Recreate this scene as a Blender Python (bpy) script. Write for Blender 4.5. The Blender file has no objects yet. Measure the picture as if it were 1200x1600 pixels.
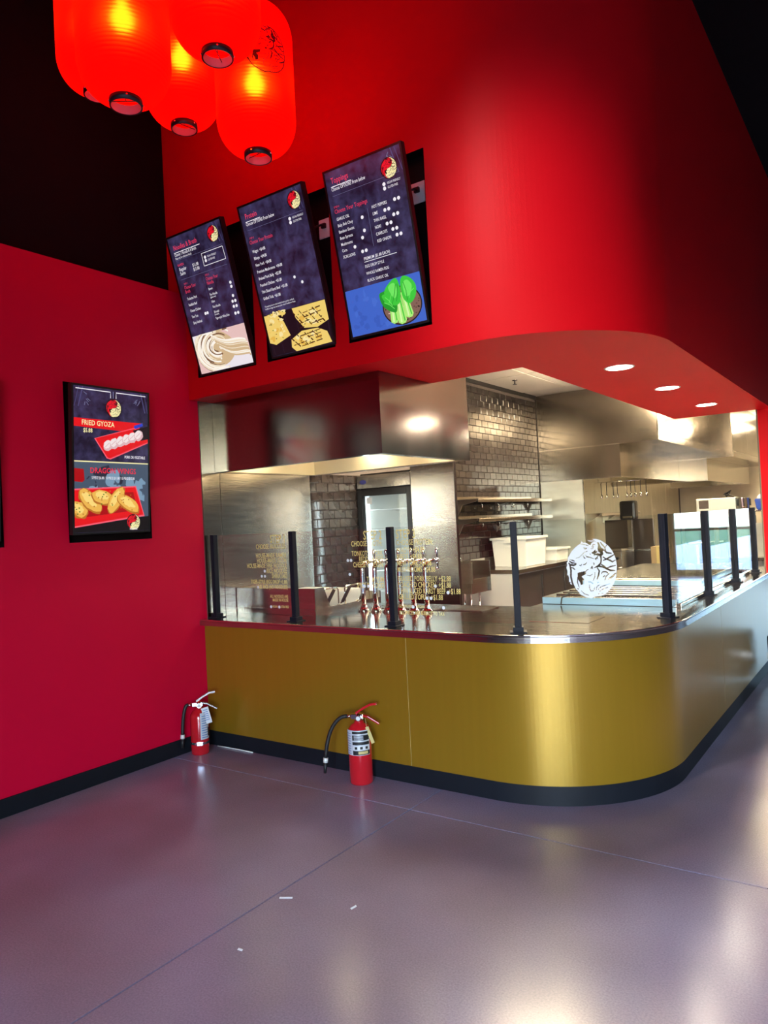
import bpy, bmesh, math, random
import numpy as np
from mathutils import Vector, Matrix
random.seed(7)
PI = math.pi
SC = bpy.context.scene
COL = SC.collection

# ------------------------------------------------------------------ camera
CAM = (4.1431, -3.5102, 1.5222)
YAW, PITCH, ROLL, FPX = 0.6156, 0.0149, -0.0496, 1148.77
fw = Vector((-math.sin(YAW)*math.cos(PITCH), math.cos(YAW)*math.cos(PITCH), math.sin(PITCH)))
rt = fw.cross(Vector((0, 0, 1))).normalized(); up = rt.cross(fw)
r2 = rt*math.cos(ROLL) + up*math.sin(ROLL); u2 = -rt*math.sin(ROLL) + up*math.cos(ROLL)
cd = bpy.data.cameras.new('camera'); cam = bpy.data.objects.new('camera', cd); COL.objects.link(cam)
cam.matrix_world = Matrix(((r2.x, u2.x, -fw.x, CAM[0]), (r2.y, u2.y, -fw.y, CAM[1]), (r2.z, u2.z, -fw.z, CAM[2]), (0, 0, 0, 1)))
cd.sensor_fit = 'VERTICAL'; cd.sensor_height = 24.0; cd.lens = FPX/1600*24.0
cd.clip_start = 0.05; cd.clip_end = 200
SC.camera = cam

# ------------------------------------------------------------------ world, daylight, exposure
W = bpy.data.worlds.new('world'); SC.world = W; W.use_nodes = True
wn = W.node_tree.nodes; wl = W.node_tree.links; wn.clear()
sky = wn.new('ShaderNodeTexSky'); sky.sky_type = 'NISHITA'; sky.sun_disc = False
sky.sun_elevation = math.radians(48); sky.sun_rotation = math.radians(200)
bg = wn.new('ShaderNodeBackground'); bg.inputs['Strength'].default_value = 5.8
wo = wn.new('ShaderNodeOutputWorld')
wl.new(sky.outputs[0], bg.inputs[0]); wl.new(bg.outputs[0], wo.inputs[0])
SC.view_settings.view_transform = 'Standard'; SC.view_settings.look = 'None'
SC.view_settings.gamma = 1.0; SC.view_settings.use_curve_mapping = False
SC.view_settings.exposure = 0.0

# ------------------------------------------------------------------ key dimensions (metres)
CT = 0.90            # counter top height
X1 = 3.11            # side face of counter and bulkhead
RC = 0.85            # radius of the rounded corner
ZS = 2.47            # underside of the bulkhead
ZC = 5.05            # dining ceiling
ZK = 3.19            # kitchen ceiling
LW = 3.23            # top of the red left wall
YE = 4.66            # end of the side opening
YB = 14.0            # kitchen back wall
Y0 = -6.2            # storefront

# ------------------------------------------------------------------ materials
MATS = {}
def mat(name, col, rough=0.5, metal=0.0, spec=0.5, var=0.08, scale=6.0, bump=0.0, bscale=60.0, stretch=None,
        rvar=0.0, emit=None, estr=0.0, coat=0.0, col2=None, aniso=0.0):
    if name in MATS: return MATS[name]
    m = bpy.data.materials.new(name); m.use_nodes = True
    n = m.node_tree.nodes; l = m.node_tree.links
    b = n['Principled BSDF']
    tc = n.new('ShaderNodeTexCoord'); mp = n.new('ShaderNodeMapping')
    l.new(tc.outputs['Object'], mp.inputs[0])
    if stretch: mp.inputs['Scale'].default_value = stretch
    nz = n.new('ShaderNodeTexNoise'); nz.inputs['Scale'].default_value = scale; nz.inputs['Detail'].default_value = 5
    l.new(mp.outputs[0], nz.inputs['Vector'])
    rp = n.new('ShaderNodeValToRGB'); rp.color_ramp.elements[0].position = 0.32; rp.color_ramp.elements[1].position = 0.68
    c2 = col2 if col2 else tuple(c*(1-var) for c in col)
    rp.color_ramp.elements[0].color = (*c2, 1); rp.color_ramp.elements[1].color = (*col, 1)
    l.new(nz.outputs['Fac'], rp.inputs[0]); l.new(rp.outputs[0], b.inputs['Base Color'])
    b.inputs['Roughness'].default_value = rough; b.inputs['Metallic'].default_value = metal
    b.inputs['Specular IOR Level'].default_value = spec
    if coat: b.inputs['Coat Weight'].default_value = coat; b.inputs['Coat Roughness'].default_value = 0.08
    if aniso: b.inputs['Anisotropic'].default_value = aniso
    if rvar:
        mr = n.new('ShaderNodeMapRange'); mr.inputs[3].default_value = max(0.02, rough-rvar); mr.inputs[4].default_value = rough+rvar
        l.new(nz.outputs['Fac'], mr.inputs[0]); l.new(mr.outputs[0], b.inputs['Roughness'])
    if bump:
        nb = n.new('ShaderNodeTexNoise'); nb.inputs['Scale'].default_value = bscale; nb.inputs['Detail'].default_value = 3
        l.new(mp.outputs[0], nb.inputs['Vector'])
        bp = n.new('ShaderNodeBump'); bp.inputs['Strength'].default_value = bump; bp.inputs['Distance'].default_value = 0.01
        l.new(nb.outputs['Fac'], bp.inputs['Height']); l.new(bp.outputs[0], b.inputs['Normal'])
    if emit:
        b.inputs['Emission Color'].default_value = (*emit, 1); b.inputs['Emission Strength'].default_value = estr
    MATS[name] = m; return m

def srgb(r, g, b): 
    f = lambda v: (v/255/12.92) if v/255 <= 0.04045 else ((v/255+0.055)/1.055)**2.4
    return (f(r), f(g), f(b))

M_RED = mat('red_paint', (0.60, 0.001, 0.034), 0.50, spec=0.16, var=0.05, scale=1.5, bump=0.06, bscale=180)
M_RED_B = mat('red_paint_bulkhead', (0.60, 0.003, 0.010), 0.50, spec=0.10, var=0.05, scale=1.2, bump=0.05, bscale=160)
M_BLACKW = mat('black_paint', (0.007, 0.003, 0.004), 0.8, spec=0.12, var=0.2)
M_BLACK = mat('black_satin', (0.010, 0.010, 0.012), 0.35, var=0.2, scale=12)
M_BASE = mat('black_vinyl_base', (0.008, 0.010, 0.015), 0.5, spec=0.2, var=0.2, scale=8)
M_STEEL = mat('brushed_steel', (0.44, 0.41, 0.375), 0.20, 1.0, var=0.06, scale=3.0, stretch=(1, 1, 14), bump=0.05, bscale=9, rvar=0.06)
M_STEEL_D = mat('hood_steel', (0.29, 0.26, 0.225), 0.17, 1.0, var=0.08, scale=1.6, stretch=(2.2, 2.2, 0.6), bump=0.10, bscale=1.6, rvar=0.05)
M_TOP = mat('worktop_steel', (0.62, 0.58, 0.53), 0.13, 1.0, var=0.06, scale=4, stretch=(1, 8, 1), bump=0.04, bscale=5, rvar=0.05)
M_CHROME = mat('chrome', (0.85, 0.85, 0.86), 0.05, 1.0, var=0.02)
M_GOLD = mat('mustard_gold_panel', (0.335, 0.190, 0.013), 0.30, 0.45, var=0.05, scale=2.0, stretch=(14, 14, 0.5))
M_TILE = mat('black_glazed_tile', (0.030, 0.024, 0.024), 0.085, spec=0.5, var=0.35, scale=9)
M_GROUT = mat('grey_grout', (0.13, 0.11, 0.105), 0.85, var=0.2, scale=40)
M_WHITE = mat('white_plastic', (0.75, 0.75, 0.73), 0.35, var=0.04)
M_ACOUST = mat('acoustic_tile', (0.72, 0.69, 0.62), 0.9, var=0.05, scale=60, bump=0.2, bscale=300)
M_GRID = mat('ceiling_grid', (0.62, 0.60, 0.56), 0.5, var=0.04)
M_FILM = mat('blue_protective_film', (0.42, 0.68, 0.88), 0.30, 0.2, var=0.15, scale=5, stretch=(1, 1, 6))
M_RUBBER = mat('black_rubber', (0.012, 0.012, 0.014), 0.55, var=0.2, bump=0.05)
M_EXT = mat('extinguisher_red', (0.52, 0.010, 0.018), 0.16, var=0.04, coat=0.6)
M_LABEL = mat('silver_label', (0.62, 0.66, 0.74), 0.35, 0.2, var=0.06)
M_CARD = mat('cardboard', (0.42, 0.30, 0.16), 0.85, var=0.12, scale=10)
M_BROWN = mat('dark_bronze_steel', (0.11, 0.085, 0.07), 0.28, 0.7, var=0.15, scale=3)
M_RING = mat('lantern_ring_black', (0.018, 0.012, 0.014), 0.4, var=0.2)
M_PVC = mat('pale_vinyl', (0.58, 0.58, 0.56), 0.5, var=0.05)
M_DKBLUE = mat('post_dark_metal', (0.010, 0.011, 0.020), 0.55, 0.0, spec=0.18, var=0.2, scale=10)
M_INK = mat('black_print', (0.01, 0.01, 0.012), 0.5, var=0.1)
M_PAPER = mat('paper_tag', (0.72, 0.73, 0.76), 0.7, var=0.05)
M_YTAG = mat('manila_tag', (0.62, 0.50, 0.20), 0.7, var=0.08)
M_BLUECLOTH = mat('blue_plastic', (0.02, 0.07, 0.42), 0.5, var=0.2, bump=0.2, bscale=40)
M_GOLDTEXT = mat('gold_vinyl_lettering', (0.85, 0.66, 0.24), 0.4, var=0.04)
M_WHITETEXT = mat('white_vinyl', (0.80, 0.84, 0.92), 0.45, var=0.04)
M_FROST = mat('brushed_splash', (0.66, 0.70, 0.66), 0.33, 0.85, var=0.08, scale=2, stretch=(1, 1, 8))
M_ASPH = mat('pavement', (0.12, 0.12, 0.12), 0.9, var=0.2)
M_LAWN = mat('lawn', (0.07, 0.16, 0.03), 0.9, var=0.4)
M_ALU = mat('window_aluminium', (0.05, 0.05, 0.055), 0.4, 0.5)

def emat(name, col, s):
    if name in MATS: return MATS[name]
    m = mat(name, tuple(c*0.1 for c in col), 0.4, emit=col, estr=s); return m

def glass_mat(name, tint=(0.955, 0.98, 0.975)):
    m = bpy.data.materials.new(name); m.use_nodes = True
    n = m.node_tree.nodes; l = m.node_tree.links; n.clear()
    o = n.new('ShaderNodeOutputMaterial'); mx = n.new('ShaderNodeMixShader')
    t = n.new('ShaderNodeBsdfTransparent'); g = n.new('ShaderNodeBsdfGlossy'); f = n.new('ShaderNodeMath'); f.operation = 'MULTIPLY_ADD'
    lw = n.new('ShaderNodeLayerWeight'); lw.inputs[0].default_value = 0.5
    pw = n.new('ShaderNodeMath'); pw.operation = 'POWER'; pw.inputs[1].default_value = 5.0
    l.new(lw.outputs['Facing'], pw.inputs[0]); l.new(pw.outputs[0], f.inputs[0]); f.inputs[1].default_value = 0.96; f.inputs[2].default_value = 0.04
    nz = n.new('ShaderNodeTexNoise'); nz.inputs['Scale'].default_value = 3.0
    mr = n.new('ShaderNodeMapRange'); mr.inputs[3].default_value = 0.0; mr.inputs[4].default_value = 0.012
    l.new(nz.outputs['Fac'], mr.inputs[0]); l.new(mr.outputs[0], g.inputs['Roughness'])
    t.inputs[0].default_value = (*tint, 1)
    l.new(f.outputs[0], mx.inputs[0]); l.new(t.outputs[0], mx.inputs[1]); l.new(g.outputs[0], mx.inputs[2])
    l.new(mx.outputs[0], o.inputs[0]); MATS[name] = m; return m
M_GLASS = glass_mat('clear_glass'); M_WGLASS = glass_mat('window_glass', (0.97, 0.98, 0.98)); M_TINT = glass_mat('tinted_window_glass', (0.30, 0.36, 0.40))

def floor_mat():
    m = bpy.data.materials.new('polished_concrete'); m.use_nodes = True
    n = m.node_tree.nodes; l = m.node_tree.links; b = n['Principled BSDF']
    geo = n.new('ShaderNodeNewGeometry')
    def noise(s, d=6, r=0.6):
        z = n.new('ShaderNodeTexNoise'); z.inputs['Scale'].default_value = s; z.inputs['Detail'].default_value = d; z.inputs['Roughness'].default_value = r
        l.new(geo.outputs['Position'], z.inputs['Vector']); return z
    a = noise(0.8, 2, 0.5); c = noise(3.0, 2, 0.5); d = noise(140, 3)
    r1 = n.new('ShaderNodeValToRGB'); e = r1.color_ramp.elements
    e[0].position = 0.30; e[0].color = (*FLO1, 1); e[1].position = 0.70; e[1].color = (*FLO2, 1)
    l.new(a.outputs['Fac'], r1.inputs[0])
    k1 = n.new('ShaderNodeMath'); k1.operation = 'MULTIPLY_ADD'; k1.inputs[1].default_value = 0.25; k1.inputs[2].default_value = 0.50; l.new(c.outputs['Fac'], k1.inputs[0])
    k2 = n.new('ShaderNodeMath'); k2.operation = 'MULTIPLY_ADD'; k2.inputs[1].default_value = 0.75; l.new(d.outputs['Fac'], k2.inputs[0]); l.new(k1.outputs[0], k2.inputs[2])
    vm = n.new('ShaderNodeVectorMath'); vm.operation = 'SCALE'; l.new(r1.outputs[0], vm.inputs[0]); l.new(k2.outputs[0], vm.inputs['Scale']); l.new(vm.outputs[0], b.inputs['Base Color'])
    b.inputs['Roughness'].default_value = 0.22
    bp = n.new('ShaderNodeBump'); bp.inputs['Strength'].default_value = 0.025; bp.inputs['Distance'].default_value = 0.004
    l.new(d.outputs['Fac'], bp.inputs['Height']); l.new(bp.outputs[0], b.inputs['Normal'])
    MATS['floor'] = m; return m
FLO1 = (0.245, 0.175, 0.215); FLO2 = (0.330, 0.290, 0.420)
M_FLOOR = floor_mat()
M_JOINT = mat('joint_filler', (0.060, 0.048, 0.050), 0.8, var=0.4, scale=30)

def lantern_mat():
    m = bpy.data.materials.new('red_lantern_paper'); m.use_nodes = True
    n = m.node_tree.nodes; l = m.node_tree.links; n.clear()
    o = n.new('ShaderNodeOutputMaterial')
    tc = n.new('ShaderNodeTexCoord'); nz = n.new('ShaderNodeTexNoise'); nz.inputs['Scale'].default_value = 40
    l.new(tc.outputs['Object'], nz.inputs['Vector'])
    rp = n.new('ShaderNodeValToRGB'); rp.color_ramp.elements[0].color = (0.70, 0.004, 0.002, 1); rp.color_ramp.elements[1].color = (0.85, 0.008, 0.004, 1)
    l.new(nz.outputs['Fac'], rp.inputs[0])
    tr = n.new('ShaderNodeBsdfTranslucent'); df = n.new('ShaderNodeBsdfDiffuse'); rf = n.new('ShaderNodeBsdfRefraction')
    rf.inputs['IOR'].default_value = 1.25; rf.inputs['Roughness'].default_value = 0.5; rf.inputs['Color'].default_value = (0.95, 0.22, 0.02, 1)
    em = n.new('ShaderNodeEmission'); em.inputs[0].default_value = (1.0, 0.001, 0.001, 1); em.inputs[1].default_value = 0.62
    l.new(rp.outputs[0], tr.inputs[0]); l.new(rp.outputs[0], df.inputs[0])
    a = n.new('ShaderNodeMixShader'); a.inputs[0].default_value = 0.35; l.new(tr.outputs[0], a.inputs[1]); l.new(df.outputs[0], a.inputs[2])
    b = n.new('ShaderNodeMixShader'); b.inputs[0].default_value = 0.30; l.new(a.outputs[0], b.inputs[1]); l.new(rf.outputs[0], b.inputs[2])
    rf2 = n.new('ShaderNodeBsdfRefraction'); rf2.inputs['IOR'].default_value = 1.35; rf2.inputs['Roughness'].default_value = 0.85; rf2.inputs['Color'].default_value = (0.98, 0.055, 0.003, 1)
    b2 = n.new('ShaderNodeMixShader'); b2.inputs[0].default_value = 0.35; l.new(b.outputs[0], b2.inputs[1]); l.new(rf2.outputs[0], b2.inputs[2])
    c = n.new('ShaderNodeAddShader'); l.new(b2.outputs[0], c.inputs[0]); l.new(em.outputs[0], c.inputs[1])
    l.new(c.outputs[0], o.inputs[0]); MATS['lantern'] = m; return m
M_LANT = lantern_mat()

def screen_bg():
    m = bpy.data.materials.new('menu_display_slate'); m.use_nodes = True
    n = m.node_tree.nodes; l = m.node_tree.links; b = n['Principled BSDF']
    tc = n.new('ShaderNodeTexCoord')
    z1 = n.new('ShaderNodeTexNoise'); z1.inputs['Scale'].default_value = 4.5; z1.inputs['Detail'].default_value = 6
    z2 = n.new('ShaderNodeTexNoise'); z2.inputs['Scale'].default_value = 16; z2.inputs['Detail'].default_value = 8; z2.inputs['Distortion'].default_value = 0.4
    l.new(tc.outputs['Object'], z1.inputs['Vector']); l.new(tc.outputs['Object'], z2.inputs['Vector'])
    mx = n.new('ShaderNodeMath'); mx.operation = 'MULTIPLY'; l.new(z1.outputs['Fac'], mx.inputs[0]); l.new(z2.outputs['Fac'], mx.inputs[1])
    rp = n.new('ShaderNodeValToRGB'); e = rp.color_ramp.elements
    e[0].position = 0.15; e[0].color = (*srgb(34, 22, 46), 1); e[1].position = 0.42; e[1].color = (*srgb(80, 74, 120), 1)
    l.new(mx.outputs[0], rp.inputs[0])
    b.inputs['Base Color'].default_value = (0.01, 0.01, 0.015, 1); b.inputs['Roughness'].default_value = 0.22
    l.new(rp.outputs[0], b.inputs['Emission Color']); b.inputs['Emission Strength'].default_value = 0.72
    MATS['screenbg'] = m; return m
M_SCREEN = screen_bg()
def scol(r, g, b, s=1.0):
    return emat('display_%d_%d_%d' % (r, g, b), srgb(r, g, b), s)

# ------------------------------------------------------------------ mesh builder
class MB:
    def __init__(s): s.v = []; s.f = []; s.mi = []; s.sm = []
    def add(s, vs, fs, M=None, mi=0, smooth=False):
        o = len(s.v)
        for p in vs:
            p = Vector(p); s.v.append(tuple(M @ p) if M is not None else tuple(p))
        for f in fs: s.f.append([i+o for i in f]); s.mi.append(mi); s.sm.append(smooth)
        return s
    def box(s, a, b, M=None, mi=0, c=0.0):
        x0, y0, z0 = a; x1, y1, z1 = b
        if x0 > x1: x0, x1 = x1, x0
        if y0 > y1: y0, y1 = y1, y0
        if z0 > z1: z0, z1 = z1, z0
        if c <= 0:
            s.add([(x0,y0,z0),(x1,y0,z0),(x1,y1,z0),(x0,y1,z0),(x0,y0,z1),(x1,y0,z1),(x1,y1,z1),(x0,y1,z1)],
                  [(0,3,2,1),(4,5,6,7),(0,1,5,4),(1,2,6,5),(2,3,7,6),(3,0,4,7)], M, mi)
        else:
            c = min(c, (x1-x0)*.45, (y1-y0)*.45, (z1-z0)*.45)
            bm = bmesh.new(); bmesh.ops.create_cube(bm, size=1.0)
            for v in bm.verts: v.co = Vector(((x0+x1)/2+v.co.x*(x1-x0), (y0+y1)/2+v.co.y*(y1-y0), (z0+z1)/2+v.co.z*(z1-z0)))
            bmesh.ops.bevel(bm, geom=list(bm.edges), offset=c, segments=2, profile=0.6, affect='EDGES')
            bm.verts.index_update()
            s.add([v.co.copy() for v in bm.verts], [[v.index for v in f.verts] for f in bm.faces], M, mi); bm.free()
        return s
    def lathe(s, prof, seg=32, M=None, mi=0, smooth=True, cap=True):
        vs = []; fs = []; n = len(prof)
        for r, z in prof:
            for k in range(seg):
                a = 2*PI*k/seg; vs.append((r*math.cos(a), r*math.sin(a), z))
        for i in range(n-1):
            for k in range(seg):
                k2 = (k+1) % seg; fs.append((i*seg+k, i*seg+k2, (i+1)*seg+k2, (i+1)*seg+k))
        s.add(vs, fs, M, mi, smooth)
        if cap:
            o = len(s.v) - len(vs)
            for i, rev in ((0, True), (n-1, False)):
                if prof[i][0] > 1e-6:
                    ids = [o+i*seg+k for k in range(seg)]
                    s.f.append(ids[::-1] if rev else ids); s.mi.append(mi); s.sm.append(False)
        return s
    def cyl(s, p, q, r, seg=16, r2=None, mi=0, smooth=True):
        p = Vector(p); q = Vector(q); d = q-p; L = d.length
        M = Matrix.Translation(p) @ d.to_track_quat('Z', 'Y').to_matrix().to_4x4()
        return s.lathe([(r, 0), (r if r2 is None else r2, L)], seg, M, mi, smooth)
    def tube(s, pts, r, seg=10, mi=0, cap=True):
        pts = [Vector(p) for p in pts]; n = len(pts); rs = r if isinstance(r, (list, tuple)) else [r]*n
        vs = []; fs = []; prev = None
        for i, p in enumerate(pts):
            t = (pts[min(i+1, n-1)] - pts[max(i-1, 0)]).normalized()
            if prev is None:
                a = t.orthogonal().normalized()
            else:
                a = (prev - t*prev.dot(t)).normalized()
            prev = a; b = t.cross(a)
            for k in range(seg):
                an = 2*PI*k/seg; vs.append(p + (a*math.cos(an)+b*math.sin(an))*rs[i])
        for i in range(n-1):
            for k in range(seg):
                k2 = (k+1) % seg; fs.append((i*seg+k, i*seg+k2, (i+1)*seg+k2, (i+1)*seg+k))
        if cap: fs.append(tuple(range(seg))[::-1]); fs.append(tuple((n-1)*seg+k for k in range(seg)))
        s.add(vs, fs, None, mi, True); return s
    def prism(s, poly, z0, z1, M=None, mi=0, top=True, bottom=True):
        n = len(poly); vs = [(x, y, z0) for x, y in poly] + [(x, y, z1) for x, y in poly]
        fs = [(i, (i+1) % n, n+(i+1) % n, n+i) for i in range(n)]
        if bottom: fs.append(tuple(range(n))[::-1])
        if top: fs.append(tuple(range(n, 2*n)))
        s.add(vs, fs, M, mi); return s
    def quad(s, a, b, c, d, mi=0, smooth=False): s.add([a, b, c, d], [(0, 1, 2, 3)], None, mi, smooth); return s
    def mesh(s, name, mats):
        me = bpy.data.meshes.new(name); me.from_pydata(s.v, [], s.f)
        for m in (mats if isinstance(mats, (list, tuple)) else [mats]): me.materials.append(m)
        me.polygons.foreach_set('material_index', s.mi); me.polygons.foreach_set('use_smooth', s.sm); me.update(); return me
    def build(s, name, mats, parent=None, bevel=0.0):
        o = bpy.data.objects.new(name, s.mesh(name, mats)); COL.objects.link(o)
        if parent: o.parent = parent
        if bevel:
            b = o.modifiers.new('bevel', 'BEVEL'); b.width = bevel; b.segments = 2; b.limit_method = 'ANGLE'; b.angle_limit = 0.7
        return o

def tag(o, label=None, cat=None, group=None, kind=None):
    if label: o['label'] = label
    if cat: o['category'] = cat
    if group: o['group'] = group
    if kind: o['kind'] = kind
    return o
def thing(name, label, cat, loc=(0, 0, 0), rot=(0, 0, 0), group=None):
    o = bpy.data.objects.new(name, None); o.empty_display_size = 0.1; COL.objects.link(o)
    o.location = loc; o.rotation_euler = rot; return tag(o, label, cat, group)
def struct(o): o['kind'] = 'structure'; return o
def copy_tree(o, parent=None):
    c = o.copy(); COL.objects.link(c); c.parent = parent
    for ch in list(o.children): copy_tree(ch, c)
    return c

def text_mesh(lines, font_w=1.0):
    """lines: (string, x, y, size, align, xscale, bold) in a flat 2-D frame -> verts, faces"""
    V = []; F = []
    for t, x, y, size, al, xs, bold in lines:
        cu = bpy.data.curves.new('t', 'FONT'); cu.body = t; cu.size = size; cu.align_x = al; cu.resolution_u = 2
        cu.offset = bold*size; cu.space_character = 1.04
        ob = bpy.data.objects.new('t', cu); COL.objects.link(ob)
        me = ob.to_mesh(); o = len(V)
        V += [(x + v.co.x*xs, y + v.co.y) for v in me.vertices]
        F += [[i+o for i in p.vertices] for p in me.polygons]
        ob.to_mesh_clear(); bpy.data.objects.remove(ob); bpy.data.curves.remove(cu)
    return V, F

# ---- emblem (round dragon and tiger badge), traced as a stencil and rasterised into thin strips
def stroke(pts, w):
    """tapered stroke polygon"""
    P = [Vector((x, y)) for x, y in pts]; n = len(P); L = []; R = []
    for i, p in enumerate(P):
        t = (P[min(i+1, n-1)]-P[max(i-1, 0)]).normalized(); nn = Vector((-t.y, t.x))
        k = w*(0.35 + 0.65*math.sin(PI*min(max((i+0.35)/(n-0.3), 0), 1)))
        L.append(p+nn*k/2); R.append(p-nn*k/2)
    return [(v.x, v.y) for v in L + R[::-1]]
EMB_OUT = [(640,122),(720,130),(800,162),(870,208),(940,268),(1000,345),(1042,430),(1068,520),(1078,620),(1068,720),(1050,820),(1010,910),(950,995),(880,1058),(810,1105),
 (740,1120),(640,1122),(560,1148),(470,1120),(400,1085),(330,1040),(270,970),(222,892),(190,868),(196,830),(165,838),(172,770),(156,712),(136,722),(150,650),(130,592),(152,540),(140,510),
 (172,470),(165,430),(200,380),(240,320),(300,268),(360,222),(410,196),(432,172),(425,140),(455,178),(520,185),(560,215),(600,232),(622,192),(680,172),(715,186),(690,168),(630,172),(570,162),(545,136),(580,150),(640,152),(690,160),(650,138)]
EMB_HOLES = [[(455,258),(530,274),(525,296),(490,300)],
 [(612,355),(650,342),(690,308),(690,345),(722,333),(715,366),(660,388),(620,380)],
 [(722,188),(760,190),(775,230),(800,285),(850,312),(825,360),(835,400),(800,430),(802,500),(792,545),(760,592),(700,622),(645,622),(715,582),(762,545),(776,482),(760,430),(700,412),(645,410),(655,392),(720,378),(785,385),(740,352),(726,300),(742,240)],
 [(665,470),(720,430),(745,425),(720,455),(730,480),(700,470),(690,500)],
 [(570,635),(605,588),(622,600),(622,640)], [(632,530),(660,545),(650,580),(636,570)],
 [(790,800),(830,765),(850,770),(820,800)], [(330,690),(480,670),(490,720),(400,760),(440,800),(440,890),(380,905),(370,860),(330,800)],
 [(690,1068),(730,1075),(720,1100)], [(950,985),(985,985),(975,1020),(950,1010)], [(760,1070),(790,1075),(775,1105)]]
EMB_STROKES = [([(175,510),(210,545),(270,560),(320,540)],26), ([(190,480),(240,515),(320,530)],20), ([(200,455),(250,470),(290,490)],14), ([(175,510),(200,560),(215,640),(205,740),(225,860),(270,960),(350,1050)],26),
 ([(215,590),(260,605),(290,640)],18), ([(790,190),(815,230),(870,290),(905,250)],22), ([(870,290),(870,350),(900,380),(990,395)],24), ([(870,350),(820,320)],18),
 ([(820,445),(880,490),(960,455),(1040,420)],22), ([(820,510),(890,490),(950,515),(1000,545),(1060,515)],22), ([(780,570),(830,610),(870,650),(950,690),(1040,700)],26), ([(870,650),(960,625),(1060,610)],18),
 ([(650,622),(740,605),(800,620),(870,655)],20), ([(700,630),(740,680),(720,760),(690,830)],24), ([(770,740),(800,705),(860,705),(920,745),(860,790),(830,870)],18), ([(900,840),(980,800),(1055,740)],26),
 ([(410,200),(480,210),(560,240)],12), ([(310,440),(370,430),(420,395),(480,345),(540,330)],10), ([(450,400),(465,435),(490,455)],14), ([(490,390),(520,430),(580,440)],12), ([(530,420),(600,450),(650,470)],9),
 ([(440,560),(480,555),(515,525)],14), ([(370,560),(400,575),(415,550)],14), ([(620,270),(650,220),(690,225)],10), ([(640,290),(655,245)],12), ([(600,290),(640,300)],8), ([(500,740),(560,760),(610,730)],9), ([(520,860),(570,865),(610,900)],14),
 ([(660,700),(650,780),(610,850)],9), ([(540,900),(540,960),(560,1020),(610,1020),(640,960)],10), ([(660,1020),(680,950),(740,920)],9), ([(700,1010),(760,960),(840,940),(930,920)],10), ([(720,1040),(800,1000),(890,980)],9),
 ([(330,760),(320,850),(350,950)],12), ([(380,1000),(440,1060),(520,1090)],10), ([(310,960),(340,970)],14), ([(480,690),(500,660),(540,640)],9), ([(690,890),(720,880)],14), ([(580,370),(590,400)],10)]
def pip(poly, X, Y):
    ins = np.zeros(X.shape, bool); n = len(poly)
    for i in range(n):
        x1, y1 = poly[i]; x2, y2 = poly[(i+1) % n]
        if y1 == y2: continue
        c = ((y1 > Y) != (y2 > Y)) & (X < (x2-x1)*(Y-y1)/(y2-y1)+x1); ins ^= c
    return ins
def emblem_mask(N):
    xs = (np.arange(N)+0.5)/N*1000+105; ys = (np.arange(N)+0.5)/N*1040+115
    X, Y = np.meshgrid(xs, ys); a = pip(EMB_OUT, X, Y); inside = a.copy()
    for h in EMB_HOLES: a &= ~pip(h, X, Y)
    for p, w in EMB_STROKES:
        st = stroke(p, w*1.2+4); n_ = len(st)//2
        for i in range(n_-1): a &= ~pip([st[i], st[i+1], st[2*n_-2-i], st[2*n_-1-i]], X, Y)
    return a, inside
def mask_rects(a):
    """rows of filled runs as rectangles in a -0.5..0.5 frame"""
    N = a.shape[0]; out = []
    for r in range(N):
        row = a[r]; c = 0
        while c < N:
            if row[c]:
                c0 = c
                while c < N and row[c]: c += 1
                out.append((c0/N-0.5, 0.5-(r+1)/N, c/N-0.5, 0.5-r/N))
            else: c += 1
    return out
MASK_L, INS_L = emblem_mask(190)
MASK_S, INS_S = emblem_mask(60)
RECTS_L = mask_rects(MASK_L)

# ================================================================== STRUCTURE
def arc(cx, cy, r, n=40, a0=-PI/2, a1=0.0):
    return [(cx+r*math.cos(a0+(a1-a0)*i/n), cy+r*math.sin(a0+(a1-a0)*i/n)) for i in range(n+1)]
def outline(off, x0=0.0, y1=YE):
    """front line - rounded corner - side line, set in by off"""
    return [(x0, off)] + arc(X1-RC, RC, RC-off) + [(X1-off, y1)]

# floor: joint filler bed with concrete slabs on it
fl = struct(MB().box((-0.3, Y0-0.1, -0.12), (9.2, YB+0.2, -0.012)).build('floor', M_JOINT))
g = 0.004
xs = [-0.3, 1.93, 5.6, 9.2]; ys = [Y0-0.1, -3.95, -0.28, 3.4, 7.1, 10.8, YB+0.2]
for i in range(len(xs)-1):
    for j in range(len(ys)-1):
        MB().box((xs[i]+g, ys[j]+g, -0.012), (xs[i+1]-g, ys[j+1]-g, 0.0)).build('slab', M_FLOOR, fl)

def holed(mb, u0, u1, z0, z1, holes, f, depth):
    """flat wall u0..u1 x z0..z1 with rectangular holes; f(u, z, d) -> point (d = depth behind the face)"""
    us = sorted({u0, u1, *[h[0] for h in holes], *[h[1] for h in holes]}); zs = sorted({z0, z1, *[h[2] for h in holes], *[h[3] for h in holes]})
    for i in range(len(us)-1):
        for j in range(len(zs)-1):
            um = (us[i]+us[i+1])/2; zm = (zs[j]+zs[j+1])/2
            if any(h[0] < um < h[1] and h[2] < zm < h[3] for h in holes): continue
            for d in (0.0, depth):
                mb.quad(f(us[i], zs[j], d), f(us[i+1], zs[j], d), f(us[i+1], zs[j+1], d), f(us[i], zs[j+1], d))
    for a, b, c, d_ in holes + ([(u0, u1, z0, z1)] if z0 == 0 else []):
        for (p, q) in (((a, c), (b, c)), ((b, c), (b, d_)), ((b, d_), (a, d_)), ((a, d_), (a, c))):
            mb.quad(f(*p, 0), f(*q, 0), f(*q, depth), f(*p, depth))

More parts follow.
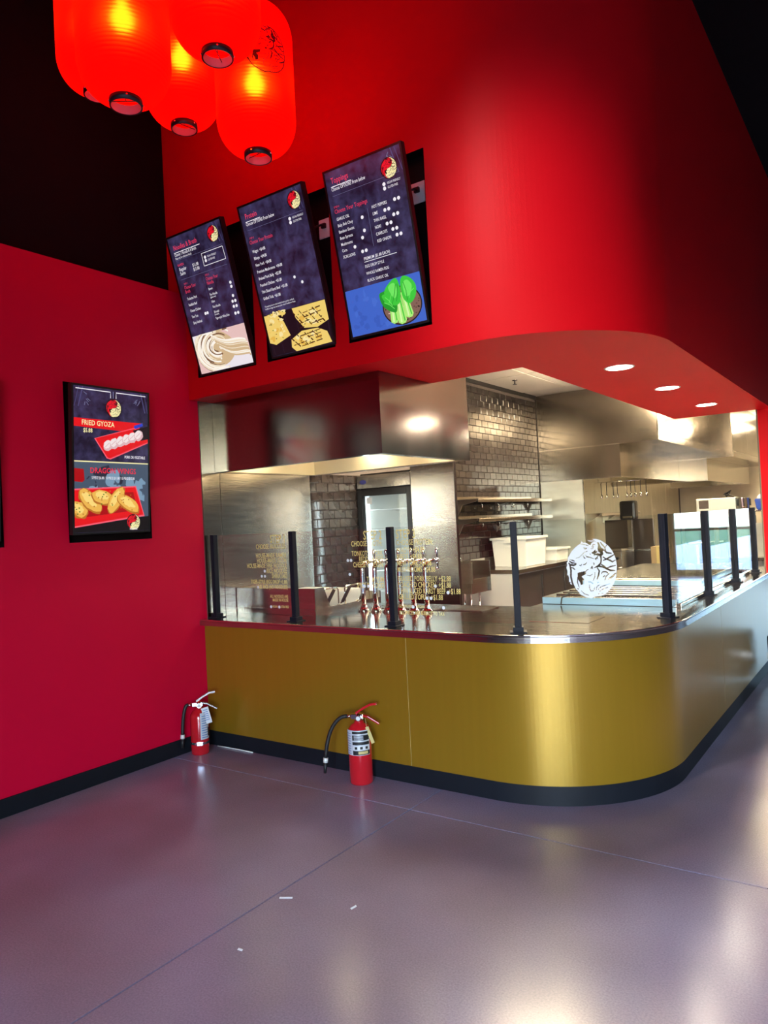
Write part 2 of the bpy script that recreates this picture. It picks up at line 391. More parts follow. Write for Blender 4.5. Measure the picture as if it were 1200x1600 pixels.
NICHE_L = [(-0.972, -0.370, 1.495, 2.482), (-1.970, -1.368, 1.490, 2.470)]
NICHE_B = [(0.110, 0.682, 2.612, 3.600), (0.788, 1.360, 2.612, 3.600), (1.468, 2.052, 2.612, 3.605)]
mb = MB(); holed(mb, Y0, 0.075, 0, LW, NICHE_L, lambda u, z, d: (-d, u, z), 0.17)
wl_ = struct(mb.build('wall_left', M_RED))
def niche(parent, f, h):
    b = MB(); a, c, z0, z1 = h; D = 0.075; e = 0.0015
    b.quad(f(a, z0, D), f(c, z0, D), f(c, z1, D), f(a, z1, D))
    for (p, q) in (((a, z0), (c, z0)), ((c, z0), (c, z1)), ((c, z1), (a, z1)), ((a, z1), (a, z0))):
        mid = ((a+c)/2, (z0+z1)/2)
        pp = [(x+(e if x < mid[0] else -e), z+(e if z < mid[1] else -e)) for x, z in (p, q)]
        b.quad(f(*pp[0], -0.002), f(*pp[1], -0.002), f(*pp[1], D), f(*pp[0], D))
    return b.build('recess_box', M_BLACKW, parent)
for h in NICHE_L: niche(wl_, lambda u, z, d: (-d, u, z), h)
struct(MB().box((-0.30, Y0, LW-0.02), (-0.172, 0.0, ZC)).build('wall_left_upper', M_BLACKW))
struct(MB().box((0.0, Y0, 0.0), (0.012, 0.05, 0.104), c=0.003).build('baseboard_left', M_BASE))

# bulkhead over the counter (menu wall, rounded corner, side wall)
mb = MB()
holed(mb, -0.172, X1-RC, ZS, ZC, NICHE_B, lambda u, z, d: (u, d, z), 0.14)
o_ = arc(X1-RC, RC, RC, 48) + [(X1, 12.0)]
for (p, q) in zip(o_[:-1], o_[1:]):
    mb.quad((*p, ZS), (*q, ZS), (*q, ZC), (*p, ZC), smooth=True)
IY, IX = 0.84, 2.20
mb.quad((0.0, 0, ZS), (X1-RC, 0, ZS), (X1-RC, IY, ZS), (0.0, IY, ZS))
a_ = arc(X1-RC, RC, RC, 48)
for (p, q) in zip(a_[:-1], a_[1:]): mb.add([(*p, ZS), (*q, ZS), (X1-RC, IY+0.01, ZS)], [(0, 1, 2)])
mb.quad((IX, IY, ZS), (X1, RC, ZS), (X1, YE, ZS), (IX, YE, ZS))
wb = struct(mb.build('wall_bulkhead', M_RED_B))
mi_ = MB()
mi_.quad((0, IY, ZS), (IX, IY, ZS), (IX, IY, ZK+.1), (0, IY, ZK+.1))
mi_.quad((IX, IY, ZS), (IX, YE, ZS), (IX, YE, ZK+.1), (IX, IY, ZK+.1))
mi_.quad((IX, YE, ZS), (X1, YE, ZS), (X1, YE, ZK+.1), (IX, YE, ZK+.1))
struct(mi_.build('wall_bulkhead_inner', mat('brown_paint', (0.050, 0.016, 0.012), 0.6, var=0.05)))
for h in NICHE_B: niche(wb, lambda u, z, d: (u, d, z), h)
struct(MB().box((2.99, YE, 0), (X1-0.001, 12.0, ZS+0.9)).build('wall_side_end', M_RED_B))

struct(MB().box((2.974, YE+.004, 0.1), (2.989, 12.0, ZK-.002)).build('wall_side_added_lining', mat('added_dark_lining', (0.13, 0.10, 0.065), 0.5, var=0.06)))  # unseen lining, added to keep red out of tile and hood reflections
# ceilings
struct(MB().box((-0.35, Y0-.1, ZC), (9.2, YB+.2, ZC+0.1)).build('ceiling', M_BLACKW))
ck = struct(MB().box((0, IY+.002, ZK), (X1-.03, YB, ZK+0.03)).build('ceiling_kitchen', M_GRID))
def light_spot(x, y): return (abs(x-1.525) < .32 and any(abs(y-v) < .62 for v in LIGHTS_Y))
LIGHTS_Y = [1.90, 4.50, 8.16, 11.82]
ti = MB().box((-0.297, -0.602, -0.006), (0.297, 0.602, 0.0), c=0.003).mesh('ceiling_panel', M_ACOUST)
for i in range(5):
    for j in range(11):
        x = 0.305+i*0.61; y = 0.84+1.22*(j+0.5)
        if y > YB-.5 or light_spot(x, y) or (x < 1.6 and y < 1.4) or (x < 1.8 and y > 6.0) or (x < 2.1 and y > 9) or (x > 2.0 and y < 4.7): continue
        o = bpy.data.objects.new('ceiling_panel', ti); COL.objects.link(o); o.parent = ck; o.location = (x, y, ZK)

# kitchen walls
wk = struct(MB().box((-0.17, 0.076, 0), (0.0, YB, ZK)).build('wall_kitchen_left', M_GROUT))
for (y0, y1) in ((0.078, 0.248), (0.252, 1.262)):
    MB().box((0, y0, CT-0.2), (0.006, y1, ZS-0.005), c=0.001).build('steel_panel', M_STEEL, wk)
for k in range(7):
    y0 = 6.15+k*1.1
    MB().box((0, y0+.002, 0.1), (0.006, y0+1.098, 2.3), c=0.001).build('steel_panel', mat('wall_steel_lit', (0.68, 0.60, 0.42), 0.40, 0.7, var=0.10, scale=2.5, stretch=(1, 5, 1), bump=0.05, bscale=4), wk)  # paler, yellower steel copy: hood light put into the panel colour
BW = [(4.1, 5.8, 0.08, 2.35)]
struct(MB().box((0, YB, 0), (X1, YB+.15, ZK)).build('wall_kitchen_back', mat('cream_panel', (0.66, 0.60, 0.45), 0.5, var=0.08)))
# tiles in running bond on the kitchen's left wall
TW, TH, PT = 0.152, 0.0755, 0.0035
ids = []
for (ya, yb, za, zb) in ((1.264, 2.02, 0.95, 2.0), (3.55, 6.135, 1.05, 3.13)):
    r = 0; z = za
    while z + TH < zb + 0.01:
        y = ya - (TW+PT)*(0.5 if r % 2 else 0.0)
        while y < yb:
            c0 = max(y, ya); c1 = min(y+TW, yb)
            if c1-c0 > 0.03: ids.append(((c0+c1)/2, z+TH/2, c1-c0))
            y += TW+PT
        z += TH+PT; r += 1
def tile_mesh(w):
    t = MB(); h = TH; d = 0.008; b = 0.004
    w2, h2 = w/2, h/2
    V = [(0, -w2, -h2), (0, w2, -h2), (0, w2, h2), (0, -w2, h2), (d*.55, -w2, -h2), (d*.55, w2, -h2), (d*.55, w2, h2), (d*.55, -w2, h2),
         (d, -w2+b, -h2+b), (d, w2-b, -h2+b), (d, w2-b, h2-b), (d, -w2+b, h2-b)]
    F = [(0, 1, 5, 4), (1, 2, 6, 5), (2, 3, 7, 6), (3, 0, 4, 7), (4, 5, 9, 8), (5, 6, 10, 9), (6, 7, 11, 10), (7, 4, 8, 11), (8, 9, 10, 11)]
    return V, F
tcache = {}
ids.sort(key=lambda t: (t[0]-CAM[1])**2 - (30 if t[1] < 1.25 and t[0] > 3 else 0)*0)
rest = MB()
for n_, (y, z, w) in enumerate(ids):
    M = Matrix.Translation((0.0, y, z)) @ Matrix.Rotation(random.gauss(0, 0.006), 4, 'Z') @ Matrix.Rotation(random.gauss(0, 0.006), 4, 'Y')
    if n_ < 298:
        k = round(w, 3)
        if k not in tcache:
            V, F = tile_mesh(w); tcache[k] = MB().add(V, F).mesh('tile', M_TILE)
        o = bpy.data.objects.new('tile', tcache[k]); COL.objects.link(o); o.parent = wk; o.matrix_local = M
    else:
        V, F = tile_mesh(w); rest.add(V, F, M)
tag(rest.build('tile_field', M_TILE, wk), kind='stuff')
MB().box((0, 3.4, 3.135), (0.012, 6.135, ZK)).build('top_trim', M_BLACK, wk)
MB().box((0, 6.128, 1.0), (0.016, 6.139, ZK)).build('corner_trim', M_BLACK, wk)
# stub partition beside the drinks fridge
wp = struct(MB().box((0.625, 1.90, 0), (1.055, 1.94, 2.35)).build('wall_partition', M_BLACKW))
MB().box((0.622, 1.893, 0.1), (1.058, 1.899, 2.34), c=0.001).build('steel_panel', M_STEEL, wp)

# storefront behind the camera and side wall of the dining room
def window_wall(nm, f, u0, u1, wins, z1, m):
    mb = MB(); holed(mb, u0, u1, 0, ZC, [(a, b, c, d) for a, b, c, d in wins], f, 0.15)
    return struct(mb.build(nm, m))
FW = [(3.9, 5.7, 0.1, 2.9), (5.9, 7.7, 0.1, 2.9)]
window_wall('wall_front', lambda u, z, d: (u, Y0-d, z), -0.3, 9.0, FW, ZC, mat('grey_wall', (0.10, 0.09, 0.09), 0.7))
RW = [(11.5, 13.1, 0.8, 2.4)]
window_wall('wall_right', lambda u, z, d: (9.0+d, u, z), Y0, YB, RW, ZC, MATS['grey_wall'])
window_wall('wall_back', lambda u, z, d: (u, YB+d, z), X1, 9.0, BW, ZC, M_BLACKW)
wi = 0
def window(f, h, gm=M_WGLASS):
    global wi; wi += 1
    a, b, c, d = h; m = MB(); t = 0.05
    for (p, q) in (((a, c), (b, c+t)), ((a, d-t), (b, d)), ((a, c), (a+t, d)), ((b-t, c), (b, d)), ((a, 1.0), (b, 1.0+t))):
        A = f(p[0], p[1], 0.03); B = f(q[0], q[1], 0.10); m.box(A, B)
    o = struct(m.build('window_%d' % wi, M_ALU)); 
    P = [f(a, c, 0.07), f(b, c, 0.07), f(b, d, 0.07), f(a, d, 0.07)]
    MB().quad(*P).build('pane', gm, o)
for h in FW: window(lambda u, z, d: (u, Y0-d, z), h)
for h in RW: window(lambda u, z, d: (9.0+d, u, z), h, M_TINT)
for h in BW: window(lambda u, z, d: (u, YB+d, z), h, M_TINT)
struct(MB().box((-40, -60, -0.3), (60, Y0-.3, -0.13)).build('ground', M_ASPH))
struct(MB().box((-40, YB+.3, -0.3), (9.3, 60, -0.13)).build('ground_rear', mat('pale_concrete', (0.46, 0.47, 0.49), 0.9, var=0.15)))
struct(MB().box((-10, YB+.7, -0.13), (9.3, YB+1.9, -0.10)).build('ground_lawn_strip', M_LAWN))
struct(MB().box((9.3, Y0-.3, -0.3), (60, 60, -0.13)).build('ground_side', M_LAWN))
# sky light enters through the glazed openings: portals guide the sampling
def portal(loc, rot, sx, sy):
    d = bpy.data.lights.new('window_portal', 'AREA'); d.shape = 'RECTANGLE'; d.size = sx; d.size_y = sy; d.cycles.is_portal = True
    o = bpy.data.objects.new('window_portal', d); COL.objects.link(o); o.location = loc; o.rotation_euler = rot
portal((5.8, Y0-.2, 1.5), (PI/2, 0, 0), 4.0, 2.9)
portal((4.95, YB+.2, 1.2), (-PI/2, 0, 0), 1.7, 2.3)
portal((9.2, 12.2, 1.4), (PI/2, 0, PI/2), 2.1, 2.6)

# ================================================================== COUNTER
cb = thing('service_counter', 'mustard gold panelled service counter with rounded corner and black base', 'counter')
def strip(path, z0, z1, th, name, m, parent):
    b = MB(); n = len(path); P = [Vector((x, y, 0)) for x, y in path]; N = []
    for i in range(n):
        t = (P[min(i+1, n-1)]-P[max(i-1, 0)]).normalized(); N.append(Vector((-t.y, t.x, 0)))
    rows = [[(p.x, p.y, z0) for p in P], [(p.x, p.y, z1) for p in P], [(p.x+k.x*th, p.y+k.y*th, z1) for p, k in zip(P, N)], [(p.x+k.x*th, p.y+k.y*th, z0) for p, k in zip(P, N)]]
    for r in range(4):
        A, B = rows[r], rows[(r+1) % 4]
        for i in range(n-1): b.quad(A[i], A[i+1], B[i+1], B[i], smooth=(r % 2 == 0))
    b.quad(*[rows[r][0] for r in range(4)]); b.quad(*[rows[r][-1] for r in range(4)][::-1])
    o = b.build(name, m, parent); return o
def path_between(off, s0, s1):
    """points of the inset counter line between arclength-like parameters (x on the front, y on the side)"""
    pts = outline(off, 0.0, YE); out = []
    for (x, y) in pts: out.append((x, y))
    return out
def cut(off, xa=None, xb=None, ya=None, yb=None):
    a = arc(X1-RC, RC, RC-off, 56); pts = []
    if xa is not None: pts.append((xa, off))
    if xb is not None: return pts + [(xb, off)]
    if ya is None: pts += a; pts.append((X1-off, yb)); return pts
    return [(X1-off, ya), (X1-off, yb)]
PO = 0.045
strip(cut(PO, xa=0.003, xb=1.733), 0.104, CT-0.040, 0.02, 'panel', M_GOLD, cb)
strip(cut(PO, xa=1.737, yb=2.008), 0.104, CT-0.040, 0.02, 'panel', M_GOLD, cb)
strip(cut(PO, ya=2.012, yb=YE), 0.104, CT-0.040, 0.02, 'panel', M_GOLD, cb)
strip(cut(PO+.004, xa=0.003, yb=YE), 0.0, 0.103, 0.02, 'kick_base', M_BASE, cb)
strip(cut(PO+.022, xa=0.01, yb=YE), 0.0, CT-0.045, 0.05, 'carcass', M_BLACK, cb)
strip(cut(PO+.0035, xa=0.005, yb=YE), 0.105, CT-0.042, 0.012, 'seam_backing', mat('seam_strip_pale', (0.62, 0.52, 0.26), 0.4, 0.3), cb)

# continuous steel worktop with a turned-down edge
IYC, IXC = 1.17, 2.02
wt = thing('worktop', 'long polished stainless steel worktop with rounded corner on the gold counter', 'worktop')
op = outline(0.0, 0.004, YE)
m = MB(); n_ = len(op)
inner = [(0.004, IYC), (IXC, IYC), (IXC, YE)]
poly = op + inner[::-1]
m.prism(poly, CT-0.012, CT)
m.build('top_sheet', M_TOP, wt, bevel=0.003)
strip([(x, y) for x, y in op], CT-0.043, CT-0.0125, 0.018, 'edge_band', M_STEEL, wt)
# six square seams on the sheet near the corner: access plate
MB().box((2.30, 0.52, CT), (2.66, 0.80, CT+0.0015)).build('access_plate', M_TOP, wt)

# glass guard with posts
sg = thing('glass_guard', 'clear glass food guard on slim black posts along the counter edge', 'glass guard')
POSTS = [(0.055, 0.125), (0.815, 0.13), (1.605, 0.135), (2.415, 0.130), (3.003, 0.86), (2.985, 2.03), (2.998, 2.98), (3.004, 3.90)]
GZ0, GZ1 = CT+0.045, 1.492
for i, (x, y) in enumerate(POSTS):
    dx = POSTS[min(i+1, 7)][0]-POSTS[max(i-1, 0)][0]; dy = POSTS[min(i+1, 7)][1]-POSTS[max(i-1, 0)][1]
    an = math.atan2(dy, dx)
    M = Matrix.Translation((x, y, 0)) @ Matrix.Rotation(an, 4, 'Z')
    b = MB(); b.box((-0.018, -0.026, CT+0.012), (0.018, -0.004, 1.497), M, c=0.004); b.box((-0.015, -0.004, CT+0.012), (0.015, 0.018, 1.497), M, c=0.004); b.box((-0.005, -0.030, CT+0.012), (0.006, -0.029, 1.497), M, c=0.001)
    p = b.build('post', M_DKBLUE, sg)
    MB().box((-0.045, -0.05, CT), (0.045, 0.04, CT+0.006), M, c=0.002).box((-0.028, -0.036, CT+.004), (0.028, 0.028, CT+0.030), M, c=0.002).build('foot_plate', M_DKBLUE, p)
PANES = []
for i in range(7):
    (xa, ya), (xb, yb) = POSTS[i], POSTS[i+1]
    L = math.hypot(xb-xa, yb-ya); an = math.atan2(yb-ya, xb-xa)
    M = Matrix.Translation((xa, ya, 0)) @ Matrix.Rotation(an, 4, 'Z')
    b = MB().box((0.004, -0.003, GZ0), (L-0.004, 0.005, GZ1), M)
    PANES.append((b.build('glass_pane', M_GLASS, sg), M, L))
def flat_text(lines, M, name, m, parent, y=-0.0042):
    V, F = text_mesh(lines)
    b = MB().add([(x, y, z) for x, z in V], F, M); return b.build(name, m, parent)
def text_lines(T, R, al, M, parent):
    for t, z, s, bo in T: flat_text([(t, R, z, s*1.25, al, 0.62, bo)], M, 'text_line', M_GOLDTEXT, parent)
def dots(pts, r, M, name, m, parent, y=-0.0044):
    for (x, z) in pts:
        MB().add([(x+r*math.cos(2*PI*k/14), y, z+r*math.sin(2*PI*k/14)) for k in range(14)], [tuple(range(14))], M).build(name, m, parent)
P0, M0, L0 = PANES[0]
R = L0-0.062
T1 = [('STEP 1', 1.425, .062, .010), ('CHOOSE NOODLES:', 1.385, .038, .008), ('HOUSE-MADE RAMEN', 1.325, .036, .006), ('HOUSE-MADE UDON', 1.290, .036, .006), ('HOUSE-MADE FINE NOODLE', 1.255, .036, .006),
      ('RICE NOODLE', 1.220, .036, .006), ('SHIRATAKI', 1.185, .036, .006), ('TIGER-STYLE (EGG DROP +1.88)', 1.148, .030, .005), ('ALL RICE (NO NOODLES)', 1.113, .030, .005), ('ALL NOODLES ARE', 1.052, .024, .004), ('MADE IN HOUSE', 1.027, .024, .004), ('VEGAN   GLUTEN FREE', .985, .018, .003)]
text_lines(T1, R, 'RIGHT', M0, P0)
dots([(R-.205, 1.233), (R-.205, 1.198), (R-.235, 1.198), (R-.275, 1.122), (R-.16, .99), (R-.085, .99)], .010, M0, 'dot_symbol', M_WHITETEXT, P0)
P1, M1, L1 = PANES[1]; R = L1-0.062
T2 = [('STEP 2', 1.425, .062, .010), ('CHOOSE BROTH:', 1.385, .038, .008), ('TONKOTSU PORK', 1.325, .036, .006), ('REDDISH BEEF', 1.290, .036, .006), ('CHEESE CHICKEN', 1.255, .036, .006), ('TOM YUM', 1.165, .036, .006), ('SPICY SEAFOOD', 1.128, .036, .006)]
text_lines(T2, R, 'RIGHT', M1, P1)
dots([(R-.27, 1.298), (R-.245, 1.298), (R-.26, 1.21), (R-.15, 1.137), (R-.12, 1.137)], .010, M1, 'dot_symbol', M_WHITETEXT, P1)
P2, M2, L2 = PANES[2]; R = 0.040
T3 = [('STEP 3', 1.425, .062, .010), ('CHOOSE PROTEIN:', 1.385, .038, .008), ('WAGYU +$4.88', 1.340, .036, .006), ('RIBEYE +$4.88', 1.302, .036, .006), ('NEW YORK +$4.88', 1.262, .036, .006), ('MUSHROOMS +$4.88', 1.225, .036, .006),
      ('BRAISED PORK BELLY +$2.88', 1.170, .036, .006), ('POACHED CHICKEN  +$1.88', 1.134, .036, .006), ('THIN SLICED KARST BEEF  +$1.88', 1.098, .036, .006), ('GRILLED TOFU    +$1.88', 1.062, .036, .006), ('GLUTEN FREE      VEGAN', 1.012, .020, .003), ('ALL PRICES ARE SUBJECT TO TAX', .972, .026, .004)]
text_lines(T3, R, 'LEFT', M2, P2)
dots([(R+.262, 1.142), (R+.345, 1.106), (R+.200, 1.071), (R+.228, 1.071), (R+.10, 1.018), (R+.21, 1.018), (R+.31, 1.018)], .010, M2, 'dot_symbol', M_WHITETEXT, P2)
P3, M3, L3 = PANES[3]
b = MB(); ex = 0.465; S = 0.335
for (x0, z0, x1, z1) in RECTS_L: b.add([(ex+x0*S, -0.0042, 1.212+z0*S), (ex+x1*S, -0.0042, 1.212+z0*S), (ex+x1*S, -0.0042, 1.212+z1*S), (ex+x0*S, -0.0042, 1.212+z1*S)], [(0, 1, 2, 3)], M3)
tag(b.build('round_emblem', M_WHITETEXT, P3), label='white round dragon and tiger emblem on the glass')

# ================================================================== MENU SCREENS
class Art:
    """flat coloured print on a display: polygons in u (right) v (down) 0..1, later ones on top"""
    def __init__(s, Wd, Hd): s.W = Wd; s.H = Hd; s.L = {}; s.k = 0; s.layer('rule_lines')
    def layer(s, nm):
        s.L.setdefault(nm, (MB(), [])); s.mb, s.m = s.L[nm]; s.cur = nm
    def pt(s, u, v): u = min(max(u, 0.002), 0.998); v = min(max(v, 0.002), 0.998); return ((u-0.5)*s.W, (0.5-v)*s.H)
    def poly(s, pts, col, k=None):
        if col not in s.m: s.m.append(col)
        s.k += 1; y = -0.0006-s.k*0.000012
        P = [s.pt(*p) for p in pts]
        bm = bmesh.new(); vs = [bm.verts.new((x, y, z)) for x, z in P]
        f = bm.faces.new(vs); bmesh.ops.triangulate(bm, faces=[f]); bm.verts.index_update()
        s.mb.add([v.co.copy() for v in bm.verts], [[v.index for v in f.verts] for f in bm.faces], None, s.m.index(col)); bm.free()
    def spoly(s, P, col, n=5):
        out = []; m_ = len(P)
        for i in range(m_):
            p0, p1, p2, p3 = (Vector(P[(i+k-1) % m_]) for k in range(4))
            for k in range(n):
                t = k/n
                q = 0.5*((2*p1)+(p2-p0)*t+(2*p0-5*p1+4*p2-p3)*t*t+(3*p1-p0-3*p2+p3)*t**3); out.append((q.x, q.y))
        s.poly(out, col)
    def ell(s, u, v, a, b, col, rot=0, n=22, jit=0):
        P = []
        for k in range(n):
            t = 2*PI*k/n; j = 1+random.uniform(-jit, jit)
            x = a*j*math.cos(t); y = b*j*math.sin(t)
            P.append((u+(x*math.cos(rot)-y*math.sin(rot)), v+(x*math.sin(rot)+y*math.cos(rot))*s.W/s.H))
        s.poly(P, col)
    def line(s, pts, w, col):
        P = [Vector(s.pt(*p)) for p in pts]; n = len(P); L = []; R_ = []
        for i, p in enumerate(P):
            t = (P[min(i+1, n-1)]-P[max(i-1, 0)]).normalized(); nn = Vector((-t.y, t.x))*w*s.W/2
            L.append(p+nn); R_.append(p-nn)
        if col not in s.m: s.m.append(col)
        s.k += 1; y = -0.0006-s.k*0.000012
        V = [(q.x, y, q.y) for q in L]+[(q.x, y, q.y) for q in R_]
        s.mb.add(V, [(i, i+1, n+i+1, n+i) for i in range(n-1)], None, s.m.index(col))
    def text(s, t, u, v, size, col, al='LEFT', xs=0.8, bold=0.0):
        """v = baseline"""
        V, F = text_mesh([(t, 0, 0, size*s.H*1.35, al, xs, bold)]); old = s.cur; s.layer('text_line_%d' % s.k)
        if col not in s.m: s.m.append(col)
        s.k += 1; y = -0.0006-s.k*0.000012; x0, z0 = s.pt(u, v)
        s.mb.add([(x0+a, y, z0+b) for a, b in V], F, None, s.m.index(col)); s.layer(old)
    def emblem(s, u, v, d, red, cream):
        old = s.cur; s.layer('round_emblem_%d' % s.k); N = 60; a = MASK_S; s.ell(u, v, d*.53, d*.53, 'ink', n=28); s.k += 1; y = -0.0006-s.k*0.000012
        for c in (red, cream):
            if c not in s.m: s.m.append(c)
        x0, z0 = s.pt(u, v); D = d*s.W
        for r in range(N):
            c = 0
            while c < N:
                if a[r, c]:
                    yy = 0.5-(r+.5)/N
                    def isred(c): 
                        xx = (c+.5)/N-0.5
                        if math.hypot(xx, yy-.25) < .25: return True
                        if math.hypot(xx, yy+.25) < .25: return False
                        return xx < 0
                    k = isred(c); c0 = c
                    while c < N and a[r, c] and isred(c) == k: c += 1
                    s.mb.quad((x0+(c0/N-.5)*D, y, z0+(0.5-(r+1)/N)*D), (x0+(c/N-.5)*D, y, z0+(0.5-(r+1)/N)*D), (x0+(c/N-.5)*D, y, z0+(0.5-r/N)*D), (x0+(c0/N-.5)*D, y, z0+(0.5-r/N)*D), s.m.index(red if k else cream))
                else: c += 1
        s.layer(old)
    def build(s, name, parent):
        for nm, (mb_, ms) in s.L.items():
            if mb_.f: mb_.build(nm.rstrip('0123456789').rstrip('_') if nm[-1].isdigit() else nm, [PAL[c] for c in ms], parent)
PAL = {'white': scol(236, 232, 240), 'red': scol(226, 40, 66), 'pink': scol(232, 60, 96), 'cream': scol(240, 230, 170), 'crimson': scol(222, 20, 40), 'ink': scol(14, 8, 16), 'grey': scol(150, 148, 170),
       'lilac': scol(74, 70, 116), 'bamboo': scol(104, 104, 140), 'noodle1': scol(236, 222, 196), 'noodle2': scol(206, 178, 138), 'noodle3': scol(250, 244, 232), 'noodle4': scol(120, 88, 66), 'pinkbg': scol(226, 190, 186), 'flour': scol(232, 226, 232),
       'tofu1': scol(236, 204, 110), 'tofu2': scol(226, 180, 78), 'tofu3': scol(244, 224, 160), 'grill': scol(70, 34, 14), 'pan': scol(26, 14, 24), 'pan2': scol(50, 34, 52),
       'blue': scol(62, 100, 196), 'blue2': scol(70, 109, 202), 'blue3': scol(56, 92, 186), 'bowl': scol(128, 96, 84), 'bowlrim': scol(38, 26, 26), 'bowl2': scol(92, 66, 56), 'leaf': scol(60, 196, 60), 'leaf2': scol(110, 226, 96), 'leaf3': scol(34, 150, 44), 'stem': scol(170, 232, 120), 'stem2': scol(210, 246, 170),
       'tray': scol(226, 18, 28), 'tray2': scol(170, 6, 18), 'traylip': scol(240, 90, 110), 'gyoza': scol(238, 222, 222), 'gyoza2': scol(216, 178, 182), 'wing': scol(232, 178, 80), 'wing2': scol(246, 212, 120), 'wing3': scol(184, 112, 40), 'herb': scol(70, 110, 30), 'marble': scol(120, 150, 176), 'marble2': scol(70, 84, 104), 'slate': scol(44, 42, 60), 'blueedge': scol(40, 60, 190)}
PAL = {k: v for k, v in PAL.items()}

def screen(label, loc, rot, Wd, Hd, group=None):
    t = thing('menu_screen', label, 'screen', loc, rot, group)
    bz = 0.012
    MB().box((-Wd/2-bz, 0.0, -Hd/2-bz), (Wd/2+bz, 0.035, Hd/2+bz), c=0.004).box((-Wd*.33, 0.035, -Hd*.33), (Wd*.33, 0.06, Hd*.33), c=0.01).build('housing', M_BLACK, t)
    f = MB()
    for (a, b) in (((-Wd/2-bz, -Hd/2-bz), (Wd/2+bz, -Hd/2)), ((-Wd/2-bz, Hd/2), (Wd/2+bz, Hd/2+bz)), ((-Wd/2-bz, -Hd/2), (-Wd/2, Hd/2)), ((Wd/2, -Hd/2), (Wd/2+bz, Hd/2))):
        f.box((a[0], -0.004, a[1]), (b[0], 0.0, b[1]))
    f.build('bezel', M_BLACK, t)
    d = MB().box((-Wd/2, -0.0005, -Hd/2), (Wd/2, 0.0, Hd/2)).build('display', M_SCREEN, t)
    return t, d
def bamboo(A, u, flip=1):
    for du, w in ((0, .012), (.05, .006)):
        A.line([(u+flip*du, 0.0), (u+flip*(du+.06), 0.14)], w, 'lilac')
    for k in range(5):
        a = random.uniform(.3, 2.4); x = u-flip*random.uniform(.0, .06); y = random.uniform(.02, .11)
        A.line([(x, y), (x-flip*.05*math.cos(a), y+.025*math.sin(a))], .008, 'bamboo')
def header(A, title, sub, ytitle):
    A.text(title, .07, ytitle, .036, 'pink', xs=.72, bold=.004)
    A.line([(.06, ytitle+.018), (.06+.032*len(title)+.02, ytitle+.018)], .008, 'white')
    A.text(sub, .06, ytitle+.043, .023, 'white', xs=.62, bold=.006)
    A.line([(.06, ytitle+.072), (.95, ytitle+.072)], .003, 'bamboo')
def ptag(A, u, v):
    for k, t in enumerate(('VEGAN FRIENDLY', 'GLUTEN FREE')):
        A.ell(u, v+k*.024-.006, .020, .020, 'white', n=12); A.text(t, u+.04, v+k*.024, .014, 'white', xs=.6)
# --- screen 1
def noodle_art(A, v0):
    A.poly([(0, v0), (1, v0), (1, 1), (0, 1)], 'flour')
    A.poly([(.45, v0), (1, v0), (1, v0+.2), (.75, v0+.12)], 'pinkbg'); A.poly([(0, v0+.14), (.1, v0+.2), (.3, 1), (0, 1)], 'pinkbg')
    A.ell(.42, v0+.135, .33, .22, 'noodle2', n=30); A.ell(.30, v0+.055, .10, .05, 'noodle4', rot=.5)
    for k in range(46):
        r = random.uniform(.10, .44); a0 = random.uniform(1.2, 3.0); a1 = a0+random.uniform(1.5, 3.4)
        cx, cy = .44, v0+.11+random.uniform(-.01, .02)
        A.line([(min(max(cx+r*math.cos(a0+(a1-a0)*i/12), .01), .99), min(max(cy+r*.72*math.sin(a0+(a1-a0)*i/12)*.56, v0+.004), .99)) for i in range(13)], .020, ['noodle1', 'noodle2', 'noodle3', 'noodle1', 'noodle4'][k % 5] if k < 40 else 'noodle3')
    for k in range(18):
        y = v0+.02+k*.007
        A.line([(min(.35+i*.06+.008*k, .98), min(y+.020*math.sin(i*.5)+i*.011, .985)) for i in range(11)], .022, random.choice(['noodle1', 'noodle3', 'noodle2']))
